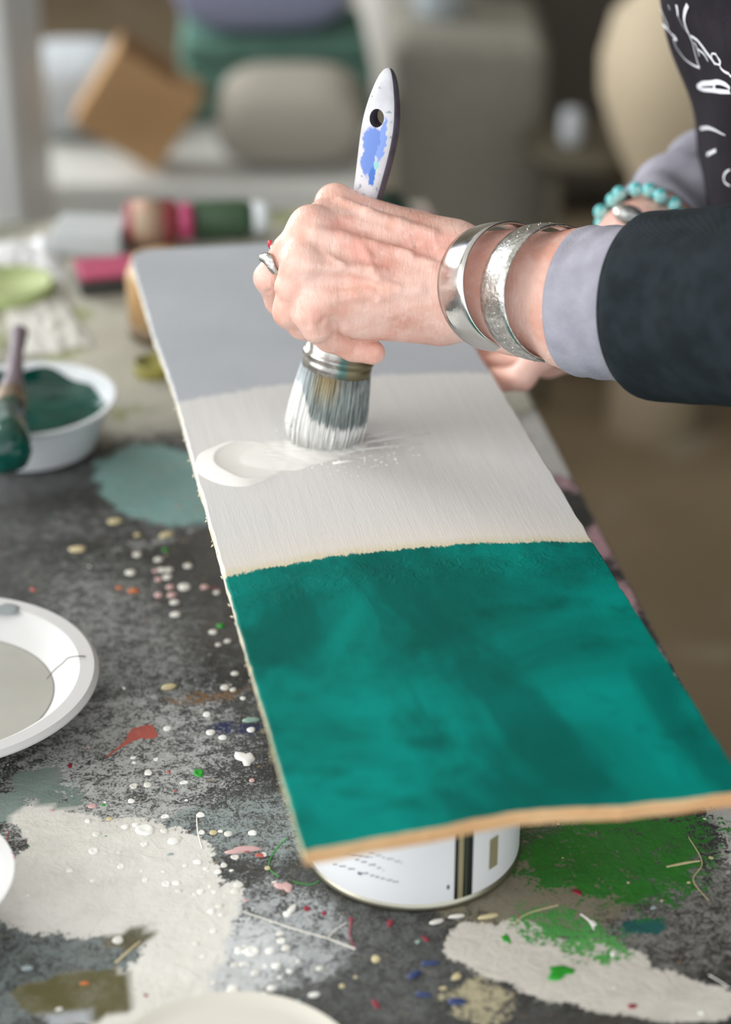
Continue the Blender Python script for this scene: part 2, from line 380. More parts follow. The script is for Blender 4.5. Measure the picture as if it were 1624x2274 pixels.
lgm = simple('table_leg_wood', '4a4036', 0.6, var='3a322a')
for lx, ly in ((-0.06, ty0 + 0.06), (-0.06, ty1 - 0.06), (-1.09, ty0 + 0.06), (-1.09, ty1 - 0.06)):
    bm = bmesh.new(); bbox(bm, (lx, ly, (TZ - 0.036) / 2), (0.06, 0.06, TZ - 0.036), 0.004)
    mesh_obj('leg', bm, lgm, table, smooth=False)

# ------------------------------------------------------------ the board
BZ = TZ + 0.124; BT = 0.0095
BO = T(850, 1200, BZ)
Binv = (Matrix.Translation(BO) @ Matrix.Rotation(TB, 4, 'Z')).inverted()
def BL(px, py): return Binv @ T(px, py, BZ)
board = thing('painted_board', 'long wooden board painted grey, off-white and teal, lying across the can', 'board', BO, (0, 0, TB))
bmn = NT('board_paint', 0.5, spec=0.07)
bo = bmn.obj(); bx, by, bz = bmn.sep()
jn = bmn.math('SUBTRACT', bmn.noise(45, 5, 0.7), 0.5); jf = bmn.math('SUBTRACT', bmn.noise(400, 3, 0.7, vec=bmn.mapping(bo, (0, 0, 0), (0, 0, 0), (1, 0.25, 1))), 0.5)
def bound(p, q, s):
    a, b, c = BL(*p), BL(*q), BL(*s)
    k = np.polyfit([a.x, b.x, c.x], [a.y, b.y, c.y], 2)
    f = bmn.math('ADD', bmn.math('MULTIPLY_ADD', bx, float(k[1]), float(k[2])), bmn.math('MULTIPLY', bmn.math('MULTIPLY', bx, bx), float(k[0])))
    return bmn.math('SUBTRACT', by, f)      # >0 beyond the line
d1 = bmn.math('ADD', bound((395, 893), (640, 852), (1085, 828)), bmn.math('MULTIPLY_ADD', jn, 0.012, bmn.math('MULTIPLY', jf, 0.006)))
d2 = bmn.math('ADD', bound((505, 1280), (900, 1218), (1325, 1205)), bmn.math('MULTIPLY_ADD', jn, 0.008, bmn.math('MULTIPLY', jf, 0.008)))
grain = bmn.noise(30, 4, 0.6, vec=bmn.mapping(bo, (0, 0, 0), (0, 0, 0), (12, 0.5, 1)))
grey = bmn.mix(bmn.rng(bmn.noise(8, 3), 0.35, 0.65), 'a9adb3', 'b0b4b9')
light = bmn.mix(bmn.rng(grain, 0.25, 0.75), 'cac9c7', 'd0cfcc')
light = bmn.mix(bmn.math('MULTIPLY', bmn.rng(d2, 0.045, 0.0), 0.4), light, 'dccfbe')
light = bmn.mix(bmn.math('MULTIPLY', bmn.rng(d2, 0.010, 0.0), 0.6), light, 'c9bd94')
t1 = bmn.noise(9, 4, 0.55, dist=0.6); t2 = bmn.noise(32, 5, 0.65)
teal = bmn.mix(bmn.rng(t1, 0.3, 0.68), '00867b', '005a50')
teal = bmn.mix(bmn.math('MULTIPLY', bmn.rng(t2, 0.52, 0.72), 0.6), teal, '004a3f')
teal = bmn.mix(bmn.math('MULTIPLY', bmn.rng(bmn.noise(16, 2), 0.6, 0.72), 0.35), teal, '009086')
teal = bmn.mix(bmn.math('MULTIPLY', bmn.rng(bmn.noise(11, 4, 0.6, vec=bmn.mapping(bo, (4, 2, 0), (0, 0, R(35)), (1, 0.5, 1)), dist=1.0), 0.46, 0.62), 0.7), teal, '00524a')
c_ = bmn.mix(bmn.rng(d1, -0.003, 0.003), light, grey)
c_ = bmn.mix(bmn.rng(d2, 0.0012, -0.0012), c_, teal)
bmn.color(c_)
isT = bmn.rng(d2, 0.004, -0.004)
crk = bmn.math('MULTIPLY', bmn.rng(bmn.math('ABSOLUTE', bmn.math('ADD', d2, 0.022)), 0.022, 0.0), bmn.rng(bmn.noise(85, 4, 0.7, dist=1.5), 0.45, 0.62))
hb = bmn.math('ADD', bmn.math('MULTIPLY', grain, 0.5), bmn.math('MULTIPLY', isT, bmn.math('ADD', 0.6, bmn.math('MULTIPLY', bmn.noise(140, 4, 0.65, dist=1.2), 0.9))))
hb = bmn.math('ADD', hb, bmn.math('MULTIPLY', crk, 2.2))
hb = bmn.math('ADD', hb, bmn.math('MULTIPLY', bmn.noise(300, 2, vec=bmn.mapping(bo, (0, 0, 0), (0, 0, 0), (4, 0.3, 1))), 0.35))
bmn.bump(hb, 0.32, 0.0008)
bmn.rough(bmn.math('ADD', bmn.rng(d2, -0.004, 0.004, 0.62, 0.48), bmn.math('MULTIPLY', jn, 0.3)))
pine = NT('pine_end', 0.7); g = pine.noise(25, 4, 0.6, vec=pine.mapping(pine.obj(), (0, 0, 0), (0, 0, 0), (1, 1, 14)))
pine.color(pine.mix(pine.rng(g, 0.35, 0.7), 'd9b486', 'c99563')); pine.bump(pine.noise(400, 3), 0.5, 0.0008)
side = NT('board_side_paint', 0.65); sx_, sy_, _z = side.sep()
sc1 = side.mix(side.rng(side.noise(60, 4, 0.7), 0.4, 0.7), 'e6e2d6', 'd5c9a8')
side.color(side.mix(side.rng(sy_, BL(505, 1280).y - 0.15, BL(505, 1280).y), 'c5bb98', sc1)); side.bump(side.noise(350, 4, 0.7), 0.9, 0.0015)
outl = [(295, 590), (293, 572), (300, 562), (330, 553), (480, 545), (640, 537), (800, 527), (905, 520), (925, 526)]
right = [(1065, 785), (1118, 870), (1220, 1040), (1340, 1240), (1480, 1462), (1600, 1650), (1668, 1757)]
near = [(1624, 1757), (1500, 1772), (1380, 1786), (1250, 1790), (1150, 1797), (1050, 1815), (950, 1838), (850, 1853), (760, 1870), (700, 1882), (676, 1888)]
left = [(665, 1860), (600, 1630), (498, 1275), (430, 1030), (380, 850), (340, 740)]
pts = [BL(*p) for p in outl + right + near + left]
# resample, slightly ragged outline
op = []
for i in range(len(pts)):
    a, b = pts[i], pts[(i + 1) % len(pts)]; n = max(1, int((b - a).length / 0.004))
    for k in range(n):
        q = a.lerp(b, k / n); q.x += 0.0006 * mnoise.noise(q * 90); q.y += 0.0007 * mnoise.noise(q * 70 + Vector((5, 0, 0))); op.append(q)
bm = bmesh.new()
levels = [(0.0009, 0.0), (0.0, -0.0009), (0.0, -BT * 0.5), (0.0006, -BT + 0.0008), (0.0015, -BT)]
cen = sum(op, Vector()) / len(op)
rings = []
for li, (ins, z) in enumerate(levels):
    rr = []
    for i, q in enumerate(op):
        t = (op[(i + 1) % len(op)] - op[i - 1]).normalized(); nrm = Vector((t.y, -t.x, 0))
        if nrm.dot(q - cen) < 0: nrm = -nrm
        j = 0.0005 * mnoise.noise(q * 200 + Vector((0, 0, li * 3))) if li in (1, 2, 3) else 0
        rr.append(bm.verts.new((q.x - nrm.x * (ins + j), q.y - nrm.y * (ins + j), z)))
    rings.append(rr)
yn = BL(676, 1888).y + 0.02
N = len(op)
for li in range(4):
    for i in range(N):
        f = bm.faces.new((rings[li][i], rings[li][(i + 1) % N], rings[li + 1][(i + 1) % N], rings[li + 1][i]))
        t = op[(i + 1) % N] - op[i]
        f.material_index = 0 if li == 0 else (1 if (abs(t.x) > abs(t.y)) else 2)
f = bm.faces.new(rings[0]); f.material_index = 0
f = bm.faces.new(list(reversed(rings[-1]))); f.material_index = 1
b_o = mesh_obj('plank', bm, [bmn.m, pine.m, side.m], board, smooth=False)
# loose wood splinters on the long left edge
bm = bmesh.new()
for k in range(26):
    t = rnd.random(); a = BL(380, 850).lerp(BL(640, 1780), t)
    p = a + Vector((-0.0002, 0, -rnd.uniform(0.001, 0.008)))
    tube(bm, [p, p + Vector((-rnd.uniform(0.0005, 0.0017), rnd.uniform(-0.002, 0.002), rnd.uniform(-0.001, 0.001)))], [0.0006, 0.0002], 4)
mesh_obj('splinters', bm, side.m, board)['kind'] = 'stuff'
# wet paint puddle (height field)
bm = bmesh.new()
def wet(x, y, blobs):
    s = -1e9
    for cx, cy, rx, ry, H, hollow in blobs:
        q = ((x - cx) / rx) ** 2 + ((y - cy) / ry) ** 2
        if q < 1.3:
            v = H * (1 - q ** 1.5) if q < 1 else -0.004 * (q - 1)
            if hollow: v = v - hollow * max(0, 1 - ((((x - cx) / rx - 0.22) ** 2) + ((y - cy) / ry) ** 2) * 1.5) ** 0.7
            s = max(s, v)
    return s
def bl(px, py, wpx, hpx, H, hollow=0):
    c = BL(px, py); d = (T(px, py, BZ) - CAM).dot(cF)
    return (c.x, c.y, wpx / 2 / FPX * d, hpx / 2 / FPX * d / math.sin(R(26.5)), H, hollow)
blobs = [bl(532, 1028, 200, 98, 0.0042, 0.0037), bl(610, 1015, 190, 70, 0.0012), bl(690, 1000, 160, 60, 0.0016), bl(740, 985, 150, 56, 0.0022)]
lo = BL(430, 1090); hi = BL(880, 940)
nx, ny = 170, 90
gx = [lo.x - 0.01 + (hi.x - lo.x + 0.02) * i / nx for i in range(nx + 1)]; gy = [lo.y - 0.01 + (hi.y - lo.y + 0.02) * j / ny for j in range(ny + 1)]
H = {}; XS = BL(600, 1027).x
for i, x in enumerate(gx):
    for j, y in enumerate(gy):
        v = Vector((x * 60, y * 60, 0)); x2 = x + 0.0015 * mnoise.noise(v); y2 = y + 0.003 * mnoise.noise(v + Vector((7, 3, 1)))
        hv = wet(x2, y2, blobs)
        if hv > -0.001: hv += 0.0007 * mnoise.noise(Vector((x * 160, y * 380, 3))) * (0.05 if x < XS else 0.5)
        H[i, j] = max(hv, -0.0006)
V = {}
for i in range(nx):
    for j in range(ny):
        q = [(i, j), (i + 1, j), (i + 1, j + 1), (i, j + 1)]
        if max(H[k] for k in q) > 0:
            for k in q:
                if k not in V: V[k] = bm.verts.new((gx[k[0]], gy[k[1]], H[k]))
            bm.faces.new([V[k] for k in q])
for k in range(150):
    px = rnd.gauss(790, 75); py = 1000 + rnd.gauss(0, 26)
    if px < 600 or px > 960: continue
    c = BL(px, py); r_ = rnd.uniform(0.0002, 0.0007)
    dome(bm, c.x, c.y, r_ * 1.6, r_ * 1.2, 0, r_ * 0.35, 0, 0.3, 8, z=0.0)
for (a, b, w_) in (((800, 985), (955, 962), 5), ((790, 1000), (940, 985), 4), ((810, 972), (900, 955), 4), ((740, 1030), (800, 1022), 9)):
    A, B = BL(*a), BL(*b); tube(bm, [A, A.lerp(B, .5) + Vector((0, .0006, 0)), B], [w_ / FPX * 1.1 * .5, w_ / FPX * 1.1 * .4, 0.0002], 6)
wet_m = NT('wet_white_paint', 0.22, spec=0.6); wet_m.color('e6e5e0')
mesh_obj('wet_paint', bm, wet_m.m, board)['label'] = 'puddle of wet white paint'

# ------------------------------------------------------------ paint can
cc = T(915, 1872); cc.z = TZ
can = thing('paint_can', 'white labelled metal paint can holding up the near end of the board', 'paint can', cc)
CR = 0.0540; CH = BZ - BT - TZ
lab = NT('can_label', 0.35); 
tin = simple('tin_metal', 'a8a595', 0.35, 1.0, bump=0.1)
bm = bmesh.new(); lathe(bm, [(CR - 0.004, 0.002), (CR + 0.0008, 0.0), (CR + 0.0014, 0.0015), (CR + 0.0006, 0.0035), (CR - 0.0004, 0.0045), (CR - 0.0004, CH - 0.004), (CR + 0.001, CH - 0.003), (CR + 0.001, CH - 0.0005), (CR - 0.001, CH), (CR - 0.006, CH), (CR - 0.007, CH - 0.003), (0.02, CH - 0.003)], 96)
mesh_obj('can_body', bm, tin, can)
sv = lab.n('ShaderNodeSeparateXYZ'); lab.L(lab.obj(), sv.inputs[0])
lab.color(lab.mix(lab.noise(8), 'e4e6ea', 'eceef0'))
def wrap(bm, a0, a1, z0, z1, r_, mi=0, n=None):
    n = n or max(2, int(abs(a1 - a0) / 2.5))
    lo_ = [bm.verts.new((r_ * math.cos(R(a0 + (a1 - a0) * i / n)), r_ * math.sin(R(a0 + (a1 - a0) * i / n)), z0)) for i in range(n + 1)]
    hi_ = [bm.verts.new((v.co.x, v.co.y, z1)) for v in lo_]
    for i in range(n):
        f = bm.faces.new((lo_[i], lo_[i + 1], hi_[i + 1], hi_[i])); f.material_index = mi
bm = bmesh.new(); wrap(bm, -180, 180, 0.0042, CH - 0.006, CR + 0.0002)
blk = simple('label_black', '17171a', 0.4); gold = simple('label_gold', 'a89f7f', 0.35, 0.3); grn = simple('label_dark_green', '3c4a38', 0.4); txt = simple('label_ink', '5b5e70', 0.5)
def ang_of(px, py):     # angle on the can under a pixel
    r = (cR * ((px - 812) / FPX) + cU * ((1137 - py) / FPX) + cF)
    o = CAM - cc; A = r.x ** 2 + r.y ** 2; B = 2 * (o.x * r.x + o.y * r.y); Cc = o.x ** 2 + o.y ** 2 - (CR + .0003) ** 2
    t = (-B - math.sqrt(max(0, B * B - 4 * A * Cc))) / (2 * A); p = o + r * t
    return math.degrees(math.atan2(p.y, p.x)), p.z
def strip(x0_, x1_, y_, mi, z0=0.0044, z1=CH - 0.006):
    wrap(bm, ang_of(x0_, y_)[0], ang_of(x1_, y_)[0], z0, z1, CR + 0.0004, mi)
strip(1010, 1018, 1930, 1); strip(1018, 1029, 1930, 2); strip(1029, 1034, 1930, 1); strip(1034, 1038, 1930, 3); strip(1038, 1050, 1930, 1)
strip(1088, 1106, 1880, 2, ang_of(1097, 1925)[1], ang_of(1097, 1860)[1])
def textline(x0_, y0_, x1_, y1_, hpx):
    x = x0_
    while x < x1_:
        wd = rnd.uniform(5, 16); t = (x - x0_) / (x1_ - x0_); y = y0_ + (y1_ - y0_) * t
        cx = x
        while cx < min(x + wd, x1_):
            a, z = ang_of(cx, y); b, _ = ang_of(cx + 2.2, y); hh_ = hpx / FPX * 1.0
            wrap(bm, a, b, z, z + hh_ * rnd.uniform(0.6, 1), CR + 0.0004, 4, 1)
            cx += 3.2
        x += wd + 4
textline(762, 1900, 825, 1905, 4); textline(820, 1896, 892, 1918, 3.0); textline(790, 1910, 852, 1934, 4.0); textline(740, 1920, 786, 1934, 3.5); textline(803, 1940, 884, 1962, 4.0)
a, z = ang_of(795, 1941); wrap(bm, a, ang_of(803, 1941)[0], z, z + .0015, CR + .0004, 4)
a, z = ang_of(993, 1975); wrap(bm, a, ang_of(998, 1975)[0], z, z + .0025, CR + .0004, 1)
mesh_obj('label', bm, [lab.m, blk, gold, grn, txt], can)

# ------------------------------------------------------------ bowls and plates
pw_m = simple('white_paper_plate', 'c6c5c4', 0.5, bump=0.15, bscale=150); 
plasticw = simple('white_plastic', 'dfe3e6', 0.3)
def plate(name, px, py, r_, h_, label, prof, mat, n=96):
    c = T(px, py, TZ + h_); c.z = TZ + 0.001
    t = thing(name, label, name.split('_')[-1], c)
    bm = bmesh.new(); lathe(bm, prof, n)
    sharp(mesh_obj('dish', bm, mat, t), 28); return t
R1 = 0.088
gp = plate('paper_bowl', -140, 1500, R1, 0.026, 'white paper bowl of grey paint with a cracked rim, at the left', [(0.0, 0), (0.05, 0), (0.056, 0.003), (0.074, 0.023), (0.078, 0.0255), (0.086, 0.0258), (0.0885, 0.0235), (0.0885, 0.0225), (0.086, 0.0245), (0.079, 0.0242), (0.0745, 0.021), (0.057, 0.0045), (0.05, 0.0018), (0.0, 0.0018)], [pw_m])
# profile lists outside first; here inner surface is the upper one
greyp = simple('light_grey_paint', 'a7a69e', 0.3, var='b0afa7', vscale=12)
bm = bmesh.new(); lathe(bm, [(0.0635, 0.0112), (0.062, 0.0114), (0.03, 0.0113), (0.0, 0.0113)][:3], 72); mesh_obj('grey_paint', bm, greyp, gp)
bm = bmesh.new()   # grey dab on the rim and the crack
def on_rim(px, py, z=0.0268):
    return T(px, py, TZ + 0.001 + z) - gp.location
dd = on_rim(8, 1350); dome(bm, dd.x, dd.y, 0.009, 0.006, 0.3, 0.0004, 0, 0.3, z=0.0262)
mesh_obj('paint_dab', bm, simple('dab_grey', '8d9496', 0.4), gp)
bm = bmesh.new()
crk_p = [(199, 1462, .0235), (185, 1457, .0262), (165, 1458, .0262), (150, 1462, .0258), (140, 1472, .0235), (122, 1487, .0190), (104, 1508, .0150)]
tube(bm, catmull([on_rim(a, b, c) for a, b, c in crk_p], 4), 0.00035, 5)
mesh_obj('crack', bm, simple('crack_shadow', '6e6a66', 0.9), gp)
plate('paper_plate', 510, 2413, 0.059, 0.012, 'cream plate at the bottom edge, half out of the picture', [(0.0, 0), (0.05, 0), (0.057, 0.010), (0.059, 0.0115), (0.0585, 0.0125), (0.0565, 0.0118), (0.054, 0.0105), (0.05, 0.0100), (0.0, 0.0100)], [simple('cream_card', 'd2cec3', 0.5, bump=0.1)])
plate('plastic_bowl', -225, 1955, 0.056, 0.03, 'white bowl just entering at the left edge beside dried white paint', [(0.0, 0), (0.038, 0), (0.050, 0.028), (0.054, 0.03), (0.054, 0.031), (0.049, 0.0295), (0.036, 0.0022), (0.0, 0.002)], [pw_m])
# teal bowl
BH = 0.037
tb = plate('plastic_bowl', 62, 884, 0.061, BH, 'white plastic bowl filled with teal paint, brush lying in it', [(0.0, 0), (0.042, 0), (0.0455, 0.002), (0.057, 0.033), (0.0605, 0.0345), (0.0615, 0.036), (0.0605, 0.037), (0.0565, 0.0358), (0.0445, 0.0032), (0.041, 0.0018), (0.0, 0.0016)], [plasticw])
tealwet = NT('wet_teal_paint', 0.12, spec=0.6); tealwet.color(tealwet.mix(tealwet.rng(tealwet.noise(25, 3), 0.4, 0.7), '004c42', '00352d')); tealwet.bump(tealwet.noise(30, 2), 0.4, 0.004)
bm = bmesh.new()
def wobr(t, r_, z): return 0.0
rings = []
nn = 72
def edge_h(t):   # paint climbs the far and left wall, stays low on the right
    return 0.0265 + 0.0075 * max(0, math.cos(t - R(125))) ** 0.7 + 0.0012 * math.sin(5 * t) + 0.0015 * math.sin(9 * t + 1)
def wall_r(z): return 0.0446 + (z - 0.0032) / 0.0326 * (0.0565 - 0.0446) - 0.0004
for k, f_ in ((1.0, 1.0), (0.93, 0.45), (0.85, 0.2), (0.6, 0.03), (0.3, 0.0), (0.02, 0.0)):
    ring_ = []
    for i in range(nn):
        t = 2 * math.pi * i / nn; z = 0.0245 + (edge_h(t) - 0.0245) * f_
        rr_ = wall_r(z) * (k if f_ < 1 else 1.0); ring_.append(Vector((rr_ * math.cos(t), rr_ * math.sin(t), z)))
    rings.append(ring_)
loft(bm, rings, False); mesh_obj('teal_paint', bm, tealwet.m, tb)
# teal brush in the bowl
def brush_lying(name, label, p_tip, p_fer, p_end, rt, cols):
    t = thing(name, label, 'paintbrush', p_fer)
    L_ = lambda v: Vector(v) - p_fer
    d = (p_fer - p_tip).normalized()
    bm = bmesh.new(); q = p_tip; f = p_fer
    tube(bm, [L_(q), L_(q) + d * .003, L_(q) + d * 0.010, L_(q) + d * 0.022, L_(f) - d * 0.001], [rt * .35, rt * .8, rt * 1.05, rt * 1.08, rt * 0.75], 24)
    for v in bm.verts: v.co += Vector((mnoise.noise(v.co * 250), mnoise.noise(v.co * 250 + Vector((3, 3, 3))), mnoise.noise(v.co * 250 + Vector((9, 1, 3))))) * 0.002
    mesh_obj('bristles', bm, cols[0], t)
    bm = bmesh.new(); tube(bm, [L_(f) - d * .004, L_(f), L_(f) + d * 0.016, L_(f) + d * .020], [rt * .78, rt * .8, rt * .72, rt * .6], 24); mesh_obj('ferrule', bm, cols[1], t)
    e = (p_end - p_fer); bm = bmesh.new()
    tube(bm, catmull([L_(f) + d * .018, L_(f) + e * .35, L_(f) + e * .6, L_(f) + e * .85, L_(f) + e * .97, L_(f) + e], 4), [rt * .55] * 4 + [rt * .42] * 4 + [rt * .36] * 4 + [rt * .42] * 4 + [rt * .45] * 4 + [rt * .25], 20)
    mesh_obj('handle', bm, cols[2], t); return t
brush_lying('paintbrush', 'teal-loaded paintbrush lying across the bowl, grey-purple handle', T(14, 1022, TZ + .048), T(22, 905, TZ + .052), T(42, 738, TZ + .062), 0.0145,
            (tealwet.m, simple('old_ferrule', '8d7a66', 0.5, 0.4, var='6d5c4d', vscale=80), simple('purple_grey_handle', '6c6068', 0.5, var='7d7078')))

# ------------------------------------------------------------ the big round brush
b0 = T(718, 975, BZ)
def on_plane_y(px, py, y):
    r = cR * ((px - 812) / FPX) + cU * ((1137 - py) / FPX) + cF
    return CAM + r * ((y - CAM.y) / r.y)
btop = on_plane_y(868, 152, b0.y + 0.018)
BLEN = (btop - b0).length; bz_ = (btop - b0).normalized()
bx_ = (cR - bz_ * cR.dot(bz_)).normalized(); by_ = bz_.cross(bx_)
rotz = R(-24)
bx2 = bx_ * math.cos(rotz) + by_ * math.sin(rotz); by2 = bz_.cross(bx2)
Mb = Matrix(((bx2.x, by2.x, bz_.x, b0.x), (bx2.y, by2.y, bz_.y, b0.y), (bx2.z, by2.z, bz_.z, b0.z), (0, 0, 0, 1)))
brush = thing('paintbrush', 'large round paintbrush with white and blue stained handle, gripped upright in the hand', 'paintbrush', b0)
brush.rotation_euler = Mb.to_euler()
S0 = 0.043; S1 = 0.077
# the part that touches the board follows the board plane in brush coordinates
Mbi = Mb.inverted(); nb = (Mbi.to_3x3() @ Vector((0, 0, 1))).normalized()
def floor_s(x, y): return -(nb.x * x + nb.y * y) / nb.z
def prof_r(s):       # tuft radius by height
    k = [(0, .0192), (.006, .0210), (.014, .0219), (.026, .0215), (.036, .0204), (.043, .0194)]
    for (a, ra), (b, rb) in zip(k[:-1], k[1:]):
        if s <= b: return ra + (rb - ra) * (s - a) / (b - a)
    return k[-1][1]
tuft = NT('bristles_paint', 0.55); tx, ty_, tz_ = tuft.sep()
st = tuft.noise(55, 4, 0.6, vec=tuft.mapping(tuft.obj(), (0, 0, 0), (0, 0, 0), (14, 14, 0.7)))
colr = tuft.mix(tuft.rng(st, 0.38, 0.62), '6c7472', 'a3aca9')
colr = tuft.mix(tuft.math('MULTIPLY', tuft.rng(tuft.math('ABSOLUTE', tuft.math('SUBTRACT', tx, 0.003)), 0.011, 0.002), tuft.rng(tz_, 0.022, 0.04)), colr, 'a39672')
colr = tuft.mix(tuft.math('MULTIPLY', tuft.rng(tx, -0.004, -0.014), tuft.rng(tz_, 0.015, 0.03)), colr, 'bcc6ca')
thr = tuft.math('ADD', tuft.math('MULTIPLY', tuft.rng(tx, 0.001, -0.013), 0.017), tuft.math('MULTIPLY_ADD', st, 0.016, 0.005))
wmask = tuft.rng(tuft.math('SUBTRACT', tz_, thr), 0.004, 0.001)
colr = tuft.mix(wmask, colr, 'ecebe8')
tuft.color(colr); tuft.bump(st, 0.8, 0.0012)
bm = bmesh.new(); rings = []
for k in range(13):
    f = k / 12; ring_ = []
    for i in range(80):
        t = 2 * math.pi * i / 80; s = f * (S0 + 0.002)
        rr_ = prof_r(s) * 0.95; rr_ *= 1 + 0.025 * math.sin(13 * t) + 0.02 * math.sin(29 * t + 1) if k < 12 else 1
        x, y = rr_ * math.cos(t), rr_ * 0.88 * math.sin(t)
        fs = floor_s(x, y); z = fs + 0.0004 + (s - 0) * (S0 - fs) / S0
        ring_.append(Vector((x, y, z)))
    rings.append(ring_)
loft(bm, rings); core = mesh_obj('bristle_core', bm, tuft.m)
core.parent = brush
bm = bmesh.new()
for k in range(900):
    t = rnd.uniform(0, 2 * math.pi); dt = rnd.gauss(0, 0.06); q = rnd.uniform(0.93, 1.03)
    out = rnd.gauss(0, 0.0012); pts_ = []
    for s in (S0, 0.032, 0.02, 0.010, rnd.uniform(0.0, 0.004)):
        f = 1 - s / S0; tt = t + dt * f; rr_ = prof_r(s) * q + out * f * f
        x, y = rr_ * math.cos(tt), rr_ * 0.88 * math.sin(tt); fs = floor_s(x, y)
        pts_.append(Vector((x, y, max(s + fs * f, fs + 0.0002))))
    wd = rnd.uniform(0.00022, 0.0005)
    tube(bm, pts_, [wd, wd, wd * 0.95, wd * 0.9, wd * 0.4], 4)
for k in range(14):  # paint-stuck tips flicking out on the left
    t = R(rnd.uniform(190, 240)); pts_ = []
    for s in (0.022, 0.012, 0.007): 
        f = 1 - s / S0; rr_ = prof_r(s) * 1.0 + (0.0035 * ((0.022 - s) / 0.015) ** 2 * rnd.random())
        pts_.append(Vector((rr_ * math.cos(t), rr_ * .88 * math.sin(t), s)))
    tube(bm, pts_, [0.0005, 0.0004, 0.0002], 4)
hb_ = mesh_obj('bristles', bm, tuft.m, brush); hb_['kind'] = 'stuff'
fer = NT('ferrule_steel', 0.28, 0.9); fx, fy, fz = fer.sep()
fcol = fer.mix(fer.rng(fer.noise(120, 4, 0.7), 0.4, 0.65), '8f8c88', 'b9b6b0')
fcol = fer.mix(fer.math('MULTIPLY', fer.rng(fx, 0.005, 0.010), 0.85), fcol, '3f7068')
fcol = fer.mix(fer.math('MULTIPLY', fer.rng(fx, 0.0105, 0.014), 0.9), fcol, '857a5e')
fcol = fer.mix(fer.rng(fer.noise(180, 3), 0.66, 0.72), fcol, 'a8714a')
fer.color(fcol); fer.rough(fer.rng(fx, 0.005, 0.012, 0.25, 0.5)); fer.bump(fer.noise(150, 3), 0.25, 0.0006)
bm = bmesh.new()
def ovl(bm, prof, n=72):
    loft(bm, [[Vector((r_ * math.cos(2 * math.pi * i / n), r_ * .88 * math.sin(2 * math.pi * i / n), z)) for i in range(n)] for r_, z in prof])
ovl(bm, [(.0190, S0 - .001), (.0199, S0 - .0005), (.0201, S0 + .004), (.0196, S0 + .005), (.0196, S0 + .0055), (.0207, S0 + .0065), (.0210, S0 + .008), (.0207, S0 + .0095), (.0196, S0 + .0105), (.0195, S0 + .020), (.0188, S0 + .026), (.0178, S1), (.016, S1 + .001)])
mesh_obj('ferrule', bm, fer.m, brush)
hd = NT('painted_handle', 0.4); hx, hy, hz = hd.sep()
hc = hd.mix(hd.rng(hd.noise(60, 4), 0.4, 0.7), 'cdccd0', 'b9b8be')
hc = hd.mix(hd.rng(hd.noise(260, 3, 0.6), 0.64, 0.7), hc, '8c98a8')
def spot(cx, cz, rx, rz, soft=0.25):
    wv = hd.noise(110, 4, 0.6, color=True); v = hd.vmath('SUBTRACT', wv, (0.5, 0.5, 0.5)); v.node; s_ = hd.vmath('SCALE', v); s_.node.inputs[3].default_value = 0.011
    p = hd.mapping(hd.vmath('ADD', hd.obj(), s_), (cx, 0, cz), (0, 0, 0), (rx, 1, rz), 'TEXTURE')
    return hd.rng(hd.vmath('LENGTH', p), 1.0, 1.0 - soft)
hc = hd.mix(spot(0.000, 0.1745, 0.0072, 0.0085), hc, '6482c8'); hc = hd.mix(spot(-0.001, 0.163, 0.0045, 0.010), hc, '6482c8')
hc = hd.mix(spot(0.0050, 0.1765, 0.0028, 0.014), hc, '7c97d8')
hc = hd.mix(spot(0.0035, 0.156, 0.0026, 0.0055), hc, '3f6fc0'); hc = hd.mix(spot(0.004, 0.162, 0.0018, 0.003), hc, '8fc9c4')
sidem = hd.math('MULTIPLY', hd.rng(hx, 0.0, 0.002), hd.rng(hd.math('DIVIDE', hx, hd.rng(hz, 0.14, 0.18, 0.0078, 0.0104)), 0.86, 0.93))
hc = hd.mix(hd.math('MULTIPLY', hd.rng(hd.vmath('LENGTH', hd.mapping(hd.obj(), (0.004, 0, 0.137), (0, 0, 0), (0.008, 1, 0.005), 'TEXTURE')), 1.1, 0.8), 0.9), hc, '4a3a3c')
hd.color(hc)
hk = [(S1 - .004, .0155, .0135), (S1 + .004, .0150, .0120), (.092, .0105, .0085), (.108, .0078, .0068), (.125, .0072, .0062), (.142, .0079, .0060), (.158, .0092, .0060), (.172, .0102, .0060), (.184, .0102, .0058), (.195, .0086, .0054), (.204, .0062, .0048), (BLEN - .004, .0042, .0040), (BLEN - .001, .0022, .0024), (BLEN, .0006, .0008)]
bm = bmesh.new(); rings = []
kk = [Vector(k) for k in hk]; cm = catmull(kk, 4)
for s, a, b in cm:
    ring_ = []
    off = 0.0016 * math.sin(min(1, max(0, (s - .12) / (BLEN - .12))) * math.pi) - 0.0010
    for i in range(40):
        t = 2 * math.pi * i / 40; c, n_ = math.cos(t), math.sin(t)
        ring_.append(Vector((off + max(a, 4e-4) * abs(c) ** .75 * (1 if c > 0 else -1), max(b, 4e-4) * abs(n_) ** .75 * (1 if n_ > 0 else -1), s)))
    rings.append(ring_)
loft(bm, rings)
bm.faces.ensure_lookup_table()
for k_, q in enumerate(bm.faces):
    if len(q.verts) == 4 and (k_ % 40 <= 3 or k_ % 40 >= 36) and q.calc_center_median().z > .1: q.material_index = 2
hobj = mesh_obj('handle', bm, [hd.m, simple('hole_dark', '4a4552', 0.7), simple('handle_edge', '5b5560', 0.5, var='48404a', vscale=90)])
bmc = bmesh.new(); bmesh.ops.create_cone(bmc, cap_ends=True, segments=32, radius1=0.0042, radius2=0.0042, depth=0.03)
for v in bmc.verts: v.co = Vector((v.co.x - 0.0006, -v.co.z, v.co.y * 1.18 + 0.1868))
for f in bmc.faces: f.material_index = 1
